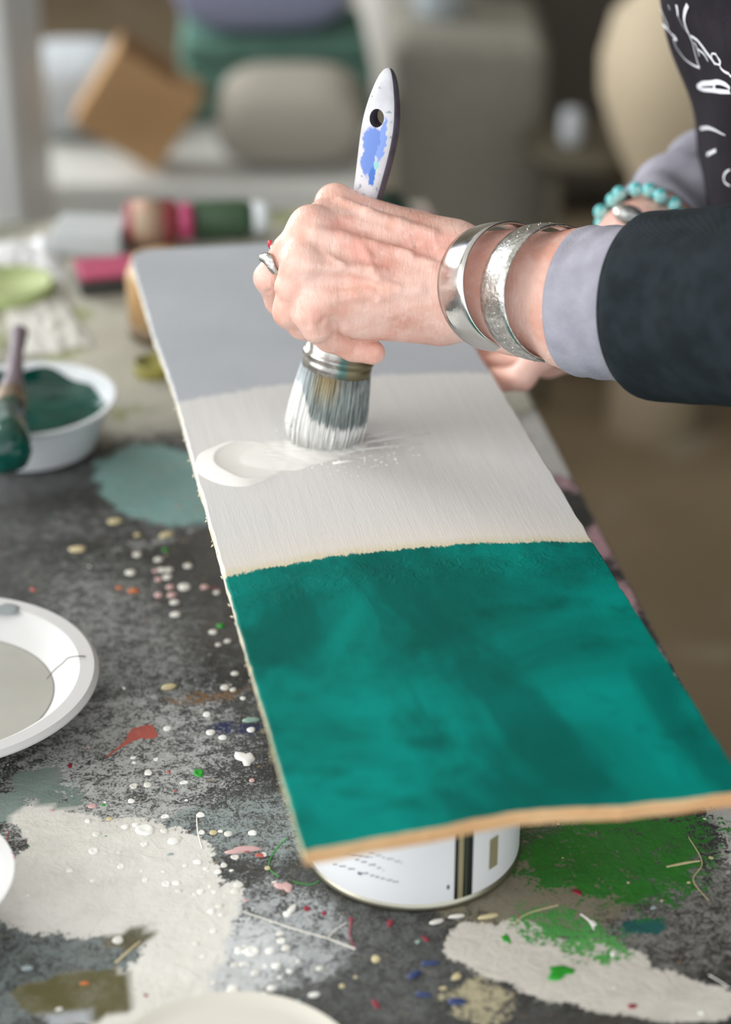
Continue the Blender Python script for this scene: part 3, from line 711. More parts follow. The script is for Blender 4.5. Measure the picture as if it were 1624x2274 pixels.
cut = mesh_obj('cutter', bmc, [hd.m, hobj.data.materials[1]], smooth=False)
bmt = bmesh.new(); bmt.from_mesh(cut.data)
if bmt.calc_volume(signed=True) < 0: cut.data.flip_normals()
bmt.free()
mo = hobj.modifiers.new('hole', 'BOOLEAN'); mo.object = cut; mo.operation = 'DIFFERENCE'; mo.solver = 'EXACT'
bpy.context.view_layer.update(); dg = bpy.context.evaluated_depsgraph_get(); me2 = bpy.data.meshes.new_from_object(hobj.evaluated_get(dg))
hobj.modifiers.clear(); hobj.data = me2; hobj.parent = brush; bpy.data.objects.remove(cut); sharp(hobj, 50)

BOOL_SOLVER = 'MANIFOLD'
# ------------------------------------------------------------ surface nets
def smin(a, b, k):
    h = np.clip(0.5 + 0.5 * (b - a) / k, 0, 1)
    return b + (a - b) * h - k * h * (1 - h)
class Field:
    def __init__(s, lo, hi, h):
        s.lo = np.array(lo, float); s.h = h; s.n = np.ceil((np.array(hi) - s.lo) / h).astype(int) + 1
        s.F = np.full(s.n, 50.0 * h)
        s.ax = [s.lo[i] + h * np.arange(s.n[i]) for i in range(3)]
    def copy_empty(s):
        g = Field.__new__(Field); g.lo, g.h, g.n, g.ax = s.lo, s.h, s.n, s.ax; g.F = np.full(s.n, 50.0 * s.h); return g
    def cap(s, a, b, ra, rb, k, sq=None, sub=False):
        a = np.array(a, float); b = np.array(b, float); m = max(ra, rb) + 3 * k + 3 * s.h
        lo = np.minimum(a, b) - m; hi = np.maximum(a, b) + m
        if sq is not None: lo, hi = s.lo, s.lo + s.n * s.h
        i0 = np.clip(((lo - s.lo) / s.h).astype(int), 0, s.n); i1 = np.clip(((hi - s.lo) / s.h).astype(int) + 2, 0, s.n)
        if np.any(i1 <= i0): return s
        X, Y, Z = np.meshgrid(*[s.ax[i][i0[i]:i1[i]] for i in range(3)], indexing='ij')
        if sq is not None: Y = (Y - sq[0]) * sq[1]
        d = b - a; L2 = max(1e-12, float(d @ d))
        t = np.clip(((X - a[0]) * d[0] + (Y - a[1]) * d[1] + (Z - a[2]) * d[2]) / L2, 0, 1)
        D = np.sqrt((X - a[0] - t * d[0]) ** 2 + (Y - a[1] - t * d[1]) ** 2 + (Z - a[2] - t * d[2]) ** 2) - (ra + (rb - ra) * t)
        sl = tuple(slice(i0[i], i1[i]) for i in range(3))
        s.F[sl] = -smin(-s.F[sl], D, k) if sub else smin(s.F[sl], D, k)
        return s
    def chain(s, pts, k):
        for (a, b) in zip(pts[:-1], pts[1:]): s.cap(a[:3], b[:3], a[3], b[3], k)
        return s
    def mesh(s):
        F = s.F; n = F.shape; ins = F < 0
        cs = [ins[i:n[0] - 1 + i, j:n[1] - 1 + j, k:n[2] - 1 + k] for i in (0, 1) for j in (0, 1) for k in (0, 1)]
        cnt = sum(c.astype(np.int8) for c in cs); act = (cnt > 0) & (cnt < 8)
        idx = -np.ones(act.shape, int); ijk = np.argwhere(act); idx[act] = np.arange(len(ijk))
        acc = np.zeros((len(ijk), 3)); num = np.zeros(len(ijk))
        cor = [(i, j, k) for i in (0, 1) for j in (0, 1) for k in (0, 1)]
        val = {c: F[ijk[:, 0] + c[0], ijk[:, 1] + c[1], ijk[:, 2] + c[2]] for c in cor}
        for a in cor:
            for ax in range(3):
                if a[ax] == 0:
                    b = list(a); b[ax] = 1; b = tuple(b); fa, fb = val[a], val[b]; m = (fa < 0) != (fb < 0)
                    t = np.where(m, fa / np.where(m, fa - fb, 1), 0); p = np.array(a, float)[None, :].repeat(len(ijk), 0); p[:, ax] += t
                    acc += p * m[:, None]; num += m
        V = s.lo + (ijk + acc / num[:, None]) * s.h
        faces = []
        for ax in range(3):
            u, v = (ax + 1) % 3, (ax + 2) % 3
            a = [slice(1, n[i] - 1) for i in range(3)]; a[ax] = slice(0, n[ax] - 1); b = list(a); b[ax] = slice(1, n[ax])
            A, B = ins[tuple(a)], ins[tuple(b)]; cr = np.argwhere(A != B)
            off = np.array([x.start for x in a]); c = cr + off
            def at(du, dv):
                q = c.copy(); q[:, u] -= du; q[:, v] -= dv; return idx[q[:, 0], q[:, 1], q[:, 2]]
            Q = np.stack([at(1, 1), at(0, 1), at(0, 0), at(1, 0)], 1)
            flip = ~A[tuple(cr.T)]
            Q[flip] = Q[flip][:, ::-1]; Q = Q[(Q >= 0).all(1)]; faces.append(Q)
        return V, np.concatenate(faces)
def cam2world(V):
    return np.array([[*(CAM + cR * x + cU * y + cF * z)] for x, y, z in V]) if len(V) < 10 else (np.array(CAM)[None] + V[:, :1] * np.array(cR)[None] + V[:, 1:2] * np.array(cU)[None] + V[:, 2:3] * np.array(cF)[None])
def laplace(V, Q, it=2, lam=0.5):
    for _ in range(it):
        S = np.zeros_like(V); c = np.zeros(len(V))
        for i in range(4):
            a, b = Q[:, i], Q[:, (i + 1) % 4]
            np.add.at(S, a, V[b]); np.add.at(S, b, V[a]); np.add.at(c, a, 1); np.add.at(c, b, 1)
        V = V + lam * (S / c[:, None] - V)
    return V
def np_mesh(name, V, Q, mats, origin):
    me = bpy.data.meshes.new(name); V = V - np.array(origin)
    me.vertices.add(len(V)); me.vertices.foreach_set('co', V.astype(np.float32).ravel())
    me.loops.add(len(Q) * 4); me.loops.foreach_set('vertex_index', Q.astype(np.int32).ravel())
    me.polygons.add(len(Q)); me.polygons.foreach_set('loop_start', np.arange(0, len(Q) * 4, 4, dtype=np.int32))
    me.polygons.foreach_set('use_smooth', np.ones(len(Q), bool)); me.update(); me.validate()
    for m in mats: me.materials.append(m)
    return me
def K(px, py, d, r=None):      # camera-frame point from a pixel and a depth
    v = ((px - 812) / FPX * d, (1137 - py) / FPX * d, d)
    return v if r is None else v + (r / 1000.0,)

# ------------------------------------------------------------ person
PO = Vector((0.40, 1.22, 0.0))
person = thing('person', 'person in black lettered apron and dark cardigan, painting with a round brush', 'person', PO)
skin = NT('skin', 0.42, spec=0.4)
sk = skin.mix(skin.rng(skin.noise(45, 4, 0.6), 0.35, 0.7), 'ebc3b5', 'dfa795')
sk = skin.mix(skin.math('MULTIPLY', skin.rng(skin.noise(28, 3, vec=skin.mapping(skin.obj(), (3, 2, 1))), 0.52, 0.7), 0.6), sk, 'd78f80')
sk = skin.mix(skin.math('MULTIPLY', skin.rng(skin.noise(170, 3), 0.55, 0.75), 0.4), sk, 'f0d6cc')
skin.color(sk)
skin.b.inputs['Subsurface Weight'].default_value = 0.12; skin.b.inputs['Subsurface Radius'].default_value = (0.004, 0.0015, 0.0008); skin.b.inputs['Subsurface Scale'].default_value = 1.0
wr = skin.noise(210, 4, 0.6, vec=skin.mapping(skin.obj(), (0, 0, 0), (0, 0, R(-8)), (1.9, 0.55, 0.55)), dist=0.6)
skin.bump(skin.math('ADD', wr, skin.math('MULTIPLY', skin.noise(700, 2), 0.3)), 0.55, 0.0011)

lo = K(545, 900, 1.02); f1 = Field((K(545, 900, 1.18)[0], -0.118 + 0.0, 0.985), (0.175, 0.195, 1.215), 0.0011)
f1 = Field((-0.066, 0.055, 0.985), (0.200, 0.186, 1.200), 0.0011)
palm = f1.copy_empty()
M1 = K(744, 452, 1.118, 9.0); M2 = K(690, 506, 1.096, 10.5); M3 = K(672, 590, 1.088, 11); M4 = K(712, 668, 1.090, 11)
W1 = K(1000, 560, 1.112, 15); W2 = K(1000, 655, 1.106, 19.5); W3 = K(985, 705, 1.118, 14)
# metacarpals and the slabs between them
def c2(f, a, b, k=0.006): f.cap(a[:3], b[:3], a[3], b[3], k)
c2(palm, W1, M1); c2(palm, W1, M2); c2(palm, W2, M3); c2(palm, W2, M4)
def midp(a, b, t=0.5, r=None, dd=0): 
    v = [a[i] + (b[i] - a[i]) * t for i in range(4)]; v[2] += dd
    if r: v[3] = r / 1000
    return tuple(v)
c2(palm, midp(W1, W2), midp(M2, M3, .5, 9.5), 0.008); c2(palm, W3, midp(M4, M3, .15, 10), .008); c2(palm, W1, midp(M1, M2, .5, 8.5), 0.008)
c2(palm, K(960, 690, 1.120, 16), K(800, 705, 1.105, 11), 0.010); c2(palm, K(980, 640, 1.12, 19), K(760, 620, 1.112, 12), .01)
c2(palm, K(930, 520, 1.130, 13), K(800, 480, 1.130, 9), 0.01)       # hypothenar edge
c2(palm, K(770, 640, 1.112, 13), K(800, 712, 1.106, 7), 0.008)
c2(palm, K(920, 730, 1.110, 5.5), K(765, 721, 1.095, 5.5), 0.005)
# knuckle caps
for M_, r_, dz in ((M1, 10, .001), (M2, 10.5, -.002), (M3, 9.5, -.0035), (M4, 9, -.002)):
    palm.cap((M_[0], M_[1], M_[2] + dz), (M_[0] + .001, M_[1], M_[2] + dz), r_ / 1000, r_ / 1000, 0.005)
fing = f1.copy_empty()
def finger(pts, k=0.0035):
    g = f1.copy_empty(); g.chain(pts, k); fing.F = smin(fing.F, g.F, 0.0010)
    return g
finger([M1, K(728, 475, 1.150, 8.0), K(745, 520, 1.166, 7.5), K(790, 530, 1.160, 7)])
finger([M2, K(640, 560, 1.098, 8.6), K(597, 617, 1.103, 7.6), K(622, 668, 1.118, 7.6), K(650, 700, 1.132, 7.4), K(700, 700, 1.150, 7), K(760, 690, 1.152, 6.5)])
finger([M3, K(650, 640, 1.090, 9.0), K(642, 692, 1.096, 8.2), K(672, 722, 1.104, 7.2), K(715, 738, 1.120, 7), K(770, 745, 1.146, 6.6), K(800, 742, 1.150, 6.2)])
finger([M4, K(692, 698, 1.088, 9.2), K(703, 730, 1.091, 7.8)])
finger([K(950, 690, 1.135, 13), K(880, 700, 1.155, 11), K(800, 690, 1.165, 9.5), K(745, 680, 1.165, 8.5)])   # thumb behind the handle
F = f1; F.F = smin(palm.F, fing.F, 0.0042)
tipf = f1.copy_empty(); tipf.chain([K(700, 728, 1.094, 7.2), K(730, 752, 1.104, 6.9), K(784, 774, 1.112, 6.7), K(829, 783, 1.113, 6.6)], 0.0025); F.F = smin(F.F, tipf.F, 0.0006)
# forearm
A1 = K(1290, 668, 1.065); A2 = K(1440, 679, 1.043)
for dy, dz, r_ in ((9, .002, 22.5), (-9, 0, 22.5)):
    w0 = K(1010, 632 - dy * 3.4, 1.108 + dz, 21.5 if dy > 0 else 20); m_ = K(1150, 650 - dy * 3.9, 1.086 + dz, 22.5); e = K(1300, 668 - dy * 4.3, 1.064 + dz, 26); e2 = K(1520, 685 - dy * 4.4, 1.03 + dz, 29)
    F.chain([w0, m_, e, e2], 0.010)
F.cap(K(1010, 632, 1.108), K(1300, 668, 1.064), 0.021, 0.028, 0.01)
# tendons, veins, folds
def ridge(pts, k=0.0022, sub=False):
    for a, b in zip(pts[:-1], pts[1:]): F.cap(a[:3], b[:3], a[3], b[3], k, sub=sub)
def snap(px, py, emb, r):     # place a small ridge right at the visible skin surface
    x, y = (px - 812) / FPX, (1137 - py) / FPX
    d = 1.02
    while d < 1.19:
        p = np.array((x * d, y * d, d)); i = np.round((p - F.lo) / F.h).astype(int)
        if (i >= 0).all() and (i < F.n).all() and F.F[tuple(i)] < 0: break
        d += 0.0006
    if d >= 1.19: d = 1.10
    d += emb / 1000
    return (x * d, y * d, d, r / 1000)
def vein(pl, emb=0.4, r=1.5, k=0.0028, sub=False):
    pp = [snap(px, py, emb, r) for px, py in pl]; ridge(pp, k, sub)
vein([(700, 515), (760, 528), (830, 545), (900, 560), (960, 585)], 0.2, 2.4, .004)
vein([(690, 592), (740, 595), (800, 600), (850, 607)], 0.6, 2.2, .004)
vein([(730, 665), (790, 655), (860, 650), (930, 645)], 1.0, 2.2, .004)
vein([(760, 450), (820, 475), (890, 500), (960, 520)], 0.6, 2.6, .004)
vein([(805, 545), (815, 570), (828, 600), (845, 625), (885, 640)], 0.0, 1.5)
vein([(720, 555), (760, 590), (800, 612), (840, 620)], 0.4, 1.2)
vein([(815, 640), (840, 665), (870, 700)], 0.4, 1.2)
vein([(760, 490), (830, 515), (900, 535), (965, 560)], -2.6, 2.4, .004, True)       # grooves
vein([(715, 550), (770, 560), (820, 575)], -2.0, 1.8, .004, True)
vein([(705, 630), (760, 627), (810, 627)], -2.0, 1.8, .004, True)
vein([(716, 740), (712, 722), (722, 706)], -0.9, 0.9, .002, True)
vein([(752, 742), (742, 720), (735, 705)], -0.8, 0.8, .002, True)
vein([(668, 690), (676, 706), (685, 724)], -0.8, 1.2, .002, True)
vein([(598, 648), (612, 655), (622, 672)], -0.7, 1.0, .002, True)
vein([(793, 762), (789, 776), (781, 790)], -0.3, 0.7, .0012, True)
for i in range(9):
    x = 925 + i * 12; vein([(x - 8, 520 + i * 2), (x, 545), (x + 2 - i, 575)], -0.5, 0.7, .0018, True)
V, Q = F.mesh(); V = laplace(V, Q, 2, 0.4)
V = cam2world(V)
keepm = None
skinV, skinQ = [V], [Q]

# far hand and forearm
f2 = Field((0.020, 0.035, 1.19), (0.290, 0.27, 1.43), 0.0016)
f2.chain([K(1640, 392, 1.385, 31), K(1500, 480, 1.315, 26), K(1420, 545, 1.275, 24)], 0.012)
f2.chain([K(1420, 545, 1.275, 25), K(1340, 640, 1.27, 25), K(1270, 735, 1.275, 22), K(1215, 790, 1.285, 14)], 0.012)
f2.chain([K(1300, 690, 1.285, 20), K(1190, 770, 1.295, 11)], 0.01)
g2 = f2.copy_empty()
for pts_ in ([K(1260, 765, 1.262, 10), K(1190, 800, 1.258, 8.5), K(1160, 838, 1.262, 8), K(1100, 845, 1.272, 7.5), K(1050, 842, 1.282, 7)],
             [K(1235, 775, 1.285, 10), K(1165, 800, 1.290, 8.5), K(1110, 812, 1.297, 8), K(1040, 812, 1.305, 7)],
             [K(1215, 770, 1.305, 9), K(1150, 782, 1.315, 8.5), K(1080, 790, 1.322, 7.5), K(1020, 790, 1.325, 7)],
             [K(1200, 760, 1.325, 8), K(1140, 765, 1.338, 7), K(1080, 770, 1.345, 6.5)]):
    h2 = f2.copy_empty(); h2.chain(pts_, 0.003); g2.F = smin(g2.F, h2.F, 0.0015)
f2.F = smin(f2.F, g2.F, 0.006)
V, Q = f2.mesh(); skinV.append(cam2world(laplace(V, Q, 1, 0.4))); skinQ.append(Q)

# coarse figure: head, neck, torso core (hidden in clothes)
SQ = (1.22, 0.74)
torso_path = [(.385, 0, .87, .116), (.350, 0, .94, .118), (.340, 0, .99, .118), (.346, 0, 1.035, .118), (.306, 0, 1.105, .118), (.240, 0, 1.28, .114), (.212, 0, 1.40, .075)]
f3 = Field((-0.08, 0.80, 0.75), (0.6, 1.60, 1.86), 0.007)
EN = Vector(P(2030, 700, .945)); EF = Vector(P(1715, 335, 1.45))
AN = Vector(P(1500, 684, 1.034)); AF = Vector(P(1600, 417, 1.365))
f3.cap((.255, 1.08, 1.335), (.255, 1.36, 1.335), .045, .045, .03)
f3.chain([(.265, 1.06, 1.32, .045), tuple(EN) + (.038,), tuple(AN) + (.024,)], .02); f3.chain([(.265, 1.38, 1.32, .045), tuple(EF) + (.034,), tuple(AF) + (.024,)], .02)
for a, b in zip(torso_path[:-1], torso_path[1:]): f3.cap(a[:3], b[:3], a[3] - .01, b[3] - .01, 0.03, sq=SQ)
f3.cap((.20, 1.22, 1.40), (.15, 1.22, 1.52), .052, .050, .03)
f3.cap((.125, 1.22, 1.60), (.14, 1.22, 1.66), .078, .092, .03)
f3.cap((.095, 1.22, 1.55), (.115, 1.22, 1.57), .042, .05, .03)                   # jaw
f3.cap((.048, 1.22, 1.60), (.058, 1.22, 1.625), .012, .008, .012)                 # nose
for s in (-1, 1):
    f3.cap((.135, 1.22 + s * .090, 1.60), (.135, 1.22 + s * .092, 1.625), .010, .014, .008)
    f3.cap((.062, 1.22 + s * .032, 1.64), (.060, 1.22 + s * .030, 1.64), .011, .011, .006, sub=True)
V, Q = f3.mesh(); skinV.append(laplace(V, Q, 2)); skinQ.append(Q)
import time as _t; _t0 = _t.time()
parts_ = []
for V, Q in zip(skinV, skinQ):
    m_ = np_mesh('skin_part', V, Q, [skin.m], PO); bm = bmesh.new(); bm.from_mesh(m_); bmesh.ops.recalc_face_normals(bm, faces=bm.faces[:]); bm.to_mesh(m_); bm.free()
    o = bpy.data.objects.new('skin_part', m_); COL.objects.link(o); parts_.append(o)
acc_ = parts_[2]
for q in parts_[:2]:
    mo = acc_.modifiers.new('u', 'BOOLEAN'); mo.object = q; mo.operation = 'UNION'; mo.solver = BOOL_SOLVER
bpy.context.view_layer.update(); dg = bpy.context.evaluated_depsgraph_get(); me = bpy.data.meshes.new_from_object(acc_.evaluated_get(dg)); me.name = 'body'
print('BODY', [len(p_.data.vertices) for p_ in parts_], len(me.vertices), round(_t.time() - _t0, 1))
for p_ in parts_: bpy.data.objects.remove(p_)
me.polygons.foreach_set('use_smooth', np.ones(len(me.polygons), bool))
body = bpy.data.objects.new('body', me); COL.objects.link(body); body.parent = person

# clothes
def fabric(name, col, col2, wsc=900, b=0.5, bd=0.0006, rough=0.85):
    m = NT(name, rough, spec=0.2); m.color(m.mix(m.rng(m.noise(60, 4), 0.35, 0.65), col, col2))
    wv = m.noise(wsc, 2, 0.5, vec=m.mapping(m.obj(), (0, 0, 0), (0, 0, 0), (1, 0.4, 2.2)))
    m.bump(m.math('ADD', wv, m.math('MULTIPLY', m.noise(40, 3), 1.2)), b, bd); return m.m
grey_f = fabric('grey_jersey', 'a3a1ad', '96949f'); dark_f = NT('dark_knit', 0.9, spec=0.15)
ridgew = dark_f.n('ShaderNodeTexWave', wave_type='BANDS', bands_direction='Z'); dark_f.L(dark_f.obj(), ridgew.inputs['Vector']); ridgew.inputs['Scale'].default_value = 260; ridgew.inputs['Distortion'].default_value = 1.5
dark_f.color(dark_f.mix(dark_f.rng(dark_f.noise(70, 4), 0.35, 0.65), '242b30', '1b2125')); dark_f.bump(ridgew.outputs['Fac'], 0.25, 0.0005); dark_f = dark_f.m
apr_f = fabric('apron_cloth', '221d26', '1a171e', 700, 0.4)
def sleeve(name, pts, mat, wrinkle=0.0012, n=72, thick=0.0016, seed=0, flat=1.0, fold=0.0, hem=0.0):
    """tube of cloth along pixel/depth/radius(mm) points, open at the first end"""
    cp = [Vector(cam2world(np.array([K(p[0], p[1], p[2])]))[0]) for p in pts]
    q = catmull(cp, 7); rr_ = [v.x for v in catmull([Vector((p[3] / 1000, 0, 0)) for p in pts], 7)]
    rings = []; prev = None
    for i, c in enumerate(q):
        t = (q[min(i + 1, len(q) - 1)] - q[max(i - 1, 0)]).normalized()
        u = (cF - t * cF.dot(t)).normalized(); v = t.cross(u)
        ring_ = []
        for k in range(n):
            a = 2 * math.pi * k / n; dvec = u * math.cos(a) * flat + v * math.sin(a)
            p = c + dvec * rr_[i]
            wz = wrinkle * (mnoise.noise(p * 38 + Vector((seed, 0, 0))) * 1.5 + fold * math.sin(i * 0.9 + 2.2 * mnoise.noise(p * 25 + Vector((seed, 5, 0)))))
            p = p + dvec * wz * min(1, (i + 1) / 5)
            if i < 2 and hem: p += dvec * hem
            ring_.append(p)
        rings.append(ring_)
    inner = [[c + (p - c) * (1 - thick / rr_[i]) for p in rings[i]] for i, c in list(enumerate(q))[:8]]
    allr = list(reversed(inner)) + rings
    bm = bmesh.new(); loft(bm, [[p - PO for p in r_] for r_ in allr], False)
    return mesh_obj(name, bm, mat, person)
sleeve('shirt_cuff', [(1292, 668, 1.066, 38), (1330, 671, 1.060, 39), (1400, 676, 1.049, 40), (1520, 683, 1.028, 41)], grey_f, 0.0012, seed=1, fold=0.35)['label'] = 'pale grey shirt cuff on the near arm'
sleeve('cardigan_sleeve', [(1436, 677, 1.043, 45), (1470, 678, 1.037, 48), (1560, 680, 1.020, 49), (1680, 684, .995, 49), (1850, 690, .965, 51), (2030, 700, .945, 55)], dark_f, 0.0018, seed=4, hem=0.0)['label'] = 'dark blue-grey knitted sleeve of the near arm'
sleeve('shirt_sleeve', [(1458, 512, 1.298, 31), (1500, 472, 1.318, 34), (1560, 430, 1.345, 36), (1640, 385, 1.385, 40), (1720, 330, 1.45, 44)], grey_f, 0.0022, seed=9, fold=0.8)['label'] = 'wrinkled grey shirt sleeve of the far arm'
f4 = Field((-0.02, 0.78, 0.72), (0.60, 1.66, 1.52), 0.008)
for a, b in zip(torso_path[:-1], torso_path[1:]): f4.cap(a[:3], b[:3], a[3], b[3], 0.03, sq=SQ)
EN = Vector(P(2030, 700, .945)); EF = Vector(P(1715, 335, 1.45))
f4.cap((.255, 1.08, 1.345), (.255, 1.36, 1.345), .055, .055, .03)
f4.cap((.265, 1.04, 1.33), tuple(EN), .058, .054, .03); f4.cap(tuple(EN), tuple(EN + Vector((.012, -.004, 0))), .0585, .0585, .01); f4.cap((.265, 1.40, 1.33), tuple(EF), .056, .046, .03)
f4.cap(tuple(EF), tuple(Vector(P(1640, 385, 1.385))), .045, .043, .02)
V, Q = f4.mesh(); V = laplace(V, Q, 2)
me = np_mesh('cardigan', V, Q, [dark_f], PO); o = bpy.data.objects.new('cardigan', me); COL.objects.link(o); o.parent = person
f5 = Field((0.0, 0.98, 0.50), (0.66, 1.46, 1.36), 0.006)
for a, b in zip(torso_path[:-1], torso_path[1:]): f5.cap(a[:3], b[:3], a[3] + .006, b[3] + .006, 0.03, sq=SQ)
f5.cap((.385, 0, .87), (.42, 0, .56), .113, .113, .03, sq=SQ)
V, Q = f5.mesh(); V = laplace(V, Q, 3)
cen_x = np.interp(V[:, 2], [.5, .87, .94, 1.035, 1.105, 1.28, 1.4], [.42, .385, .35, .346, .306, .24, .212]); keep = (V[:, 0] < cen_x + .03) & (V[:, 2] < 1.335) & (V[:, 2] > .52)
V[:, 0] += 0.0025 * np.sin(V[:, 1] * 60 + 3 * np.sin(V[:, 2] * 18)) * (V[:, 2] < 1.1)
Qk = Q[keep[Q].all(1)]
me = np_mesh('apron', V, Qk, [apr_f], PO); bm = bmesh.new(); bm.from_mesh(me)
bmesh.ops.delete(bm, geom=[v for v in bm.verts if not v.link_faces], context='VERTS'); bmesh.ops.recalc_face_normals(bm, faces=bm.faces[:]); bm.to_mesh(me); 
apron = bpy.data.objects.new('apron', me); COL.objects.link(apron); apron.parent = person
apron['label'] = 'black apron with white handwritten lettering'
sm_ = apron.modifiers.new('thick', 'SOLIDIFY'); sm_.thickness = 0.0015; sm_.offset = 0
bvh = BVHTree.FromBMesh(bm)
def apr_hit(px, py):
    r = (cR * ((px - 812) / FPX) + cU * ((1137 - py) / FPX) + cF).normalized()
    h_ = bvh.ray_cast(CAM - PO, r)
    if h_[0] is None: return None
    n_ = h_[1] if h_[1].dot(r) < 0 else -h_[1]
    return h_[0] + n_ * 0.0012, n_
bl_ = bmesh.new()
def stroke(zp, ws):
    pp = [Vector((1280 + a / 4.372, b / 4.372, 0)) for a, b in zp]; cm_ = catmull(pp, 5); L_ = []
    for i, p in enumerate(cm_):
        h_ = apr_hit(p.x, p.y)
        if h_: 
            t = i / (len(cm_) - 1) * (len(ws) - 1); k = min(int(t), len(ws) - 2); L_.append((h_[0], h_[1], (ws[k] + (ws[k + 1] - ws[k]) * (t - k)) / 4.372 / FPX * 1.25 / 2))
    prev = None
    for i in range(len(L_)):
        p, n_, r_ = L_[i]; a = L_[min(i + 1, len(L_) - 1)][0] - L_[max(i - 1, 0)][0]
        if a.length < 1e-7: continue
        s_ = a.normalized().cross(n_).normalized() * r_
        cur = (bl_.verts.new(p - s_), bl_.verts.new(p + s_))
        if prev and (L_[i][0] - L_[i - 1][0]).length < 0.02: bl_.faces.new((prev[0], prev[1], cur[1], cur[0]))
        prev = cur
stroke([(765, 40), (775, 90), (790, 150), (850, 220), (900, 270), (940, 320)], [50, 55, 50, 45, 30, 14])
stroke([(830, 60), (860, 130), (890, 200), (915, 260)], [18, 20, 24, 14])
stroke([(940, 320), (975, 350), (990, 375), (960, 370)], [20, 34, 30, 16])
stroke([(965, 385), (990, 450), (1030, 510), (1080, 570), (1150, 620), (1215, 650)], [16, 14, 14, 16, 20, 24])
stroke([(1215, 650), (1195, 590), (1170, 500), (1150, 420), (1120, 340)], [30, 18, 14, 14, 18])
stroke([(1120, 340), (1085, 260), (1065, 180), (1075, 100), (1100, 40)], [18, 24, 30, 44, 44])
stroke([(990, 40), (1000, 90), (1005, 150)], [40, 34, 16]); stroke([(1005, 150), (1050, 240), (1110, 320)], [5, 5, 6])
stroke([(910, 40), (930, 90)], [14, 8])
stroke([(1130, 340), (1190, 380), (1240, 440), (1290, 510), (1330, 560), (1370, 620)], [24, 28, 34, 34, 30, 26])
stroke([(1160, 400), (1185, 440), (1215, 540)], [14, 18, 12]); stroke([(1200, 470), (1260, 520), (1300, 590)], [20, 20, 14])
stroke([(1400, 560), (1370, 520), (1335, 520), (1340, 570), (1370, 610), (1410, 620), (1420, 590), (1400, 560)], [16] * 8)
stroke([(1370, 510), (1410, 590), (1420, 650), (1460, 690), (1504, 710)], [14, 18, 22, 26, 26]); stroke([(1504, 720), (1540, 745), (1600, 780)], [26, 26, 26])
stroke([(1195, 830), (1250, 805), (1330, 800), (1400, 790), (1470, 815), (1510, 850)], [30, 50, 50, 50, 50, 46])
stroke([(1195, 840), (1250, 862), (1340, 870), (1420, 880), (1510, 885)], [30, 38, 44, 46, 40]); stroke([(1335, 800), (1360, 830), (1350, 870)], [30, 50, 30])
stroke([(1225, 1245), (1290, 1235), (1360, 1255), (1410, 1280), (1465, 1305)], [30, 32, 26, 20, 10]); stroke([(1290, 1500), (1330, 1480), (1375, 1455)], [36, 34, 34])
stroke([(1510, 1640), (1470, 1670), (1450, 1720), (1465, 1770), (1510, 1800)], [14, 22, 24, 22, 14])
lt_ = NT('white_lettering', 0.6); lt_.color('eceef4')
mesh_obj('lettering', bl_, lt_.m, apron, smooth=False)
bm.free()
# face details and apron neck strap
eyem = NT('eye_white', 0.15); eyem.color('e8e4df'); irism = simple('iris', '4f5f58', 0.2); lipm = simple('lips', 'b9716a', 0.45)
for s_ in (-1, 1):
    bm = bmesh.new(); bmesh.ops.create_uvsphere(bm, u_segments=20, v_segments=14, radius=.0115)
    for v in bm.verts: v.co += Vector((.0665, 1.22 + s_ * .031, 1.64)) - PO
    e_ = mesh_obj('eye', bm, eyem.m, person)
    bm = bmesh.new(); bmesh.ops.create_uvsphere(bm, u_segments=16, v_segments=10, radius=.0055)
    for v in bm.verts: v.co = Vector((v.co.x * .5, v.co.y, v.co.z)) + Vector((.0562, 1.22 + s_ * .031, 1.637)) - PO
    mesh_obj('iris', bm, irism, e_)
    bm = bmesh.new(); tube(bm, [Vector((.056 - .006 * math.sin(k / 6 * math.pi) + .006 * (k / 6), 1.22 + s_ * (.014 + .038 * k / 6), 1.660 + .005 * math.sin(k / 6 * math.pi))) - PO for k in range(7)], [.002, .003, .0034, .0032, .0028, .002, .001], 8)
    mesh_obj('eyebrow', bm, simple('brow_hair', '7b746c', .8), person)
bm = bmesh.new(); tube(bm, [Vector((.0535 + .006 * abs(k - 4) / 4, 1.22 + (k - 4) * .0058, 1.562)) - PO for k in range(9)], [.001, .003, .0042, .0046, .0042, .0046, .0042, .003, .001], 10); mesh_obj('lips', bm, lipm, person)
# hair, trousers, shoes
f6 = Field((-0.02, 1.05, 1.40), (0.32, 1.39, 1.84), 0.007)
f6.cap((.165, 1.22, 1.69), (.175, 1.22, 1.64), .094, .098, .02); f6.cap((.21, 1.22, 1.62), (.215, 1.22, 1.50), .075, .05, .03)
f6.cap((.02, 1.22, 1.58), (.07, 1.22, 1.66), .06, .045, .01, sub=True)
V, Q = f6.mesh(); me = np_mesh('hair', laplace(V, Q, 2), Q, [simple('grey_hair', '8f8880', 0.6, var='6f6860', vscale=90)], PO); o = bpy.data.objects.new('hair', me); COL.objects.link(o); o.parent = person
f7 = Field((0.16, 0.92, 0.04), (0.66, 1.52, 1.0), 0.009)
f7.cap((.37, 0, .92), (.40, 0, .86), .112, .114, .03, sq=SQ)
for s in (-1, 1): f7.chain([(.405, 1.22 + s * .085, .86, .086), (.42, 1.22 + s * .095, .48, .062), (.43, 1.22 + s * .10, .09, .050)], 0.03)
V, Q = f7.mesh(); me = np_mesh('trousers', laplace(V, Q, 2), Q, [fabric('dark_denim', '2b2f38', '22252d')], PO); o = bpy.data.objects.new('trousers', me); COL.objects.link(o); o.parent = person
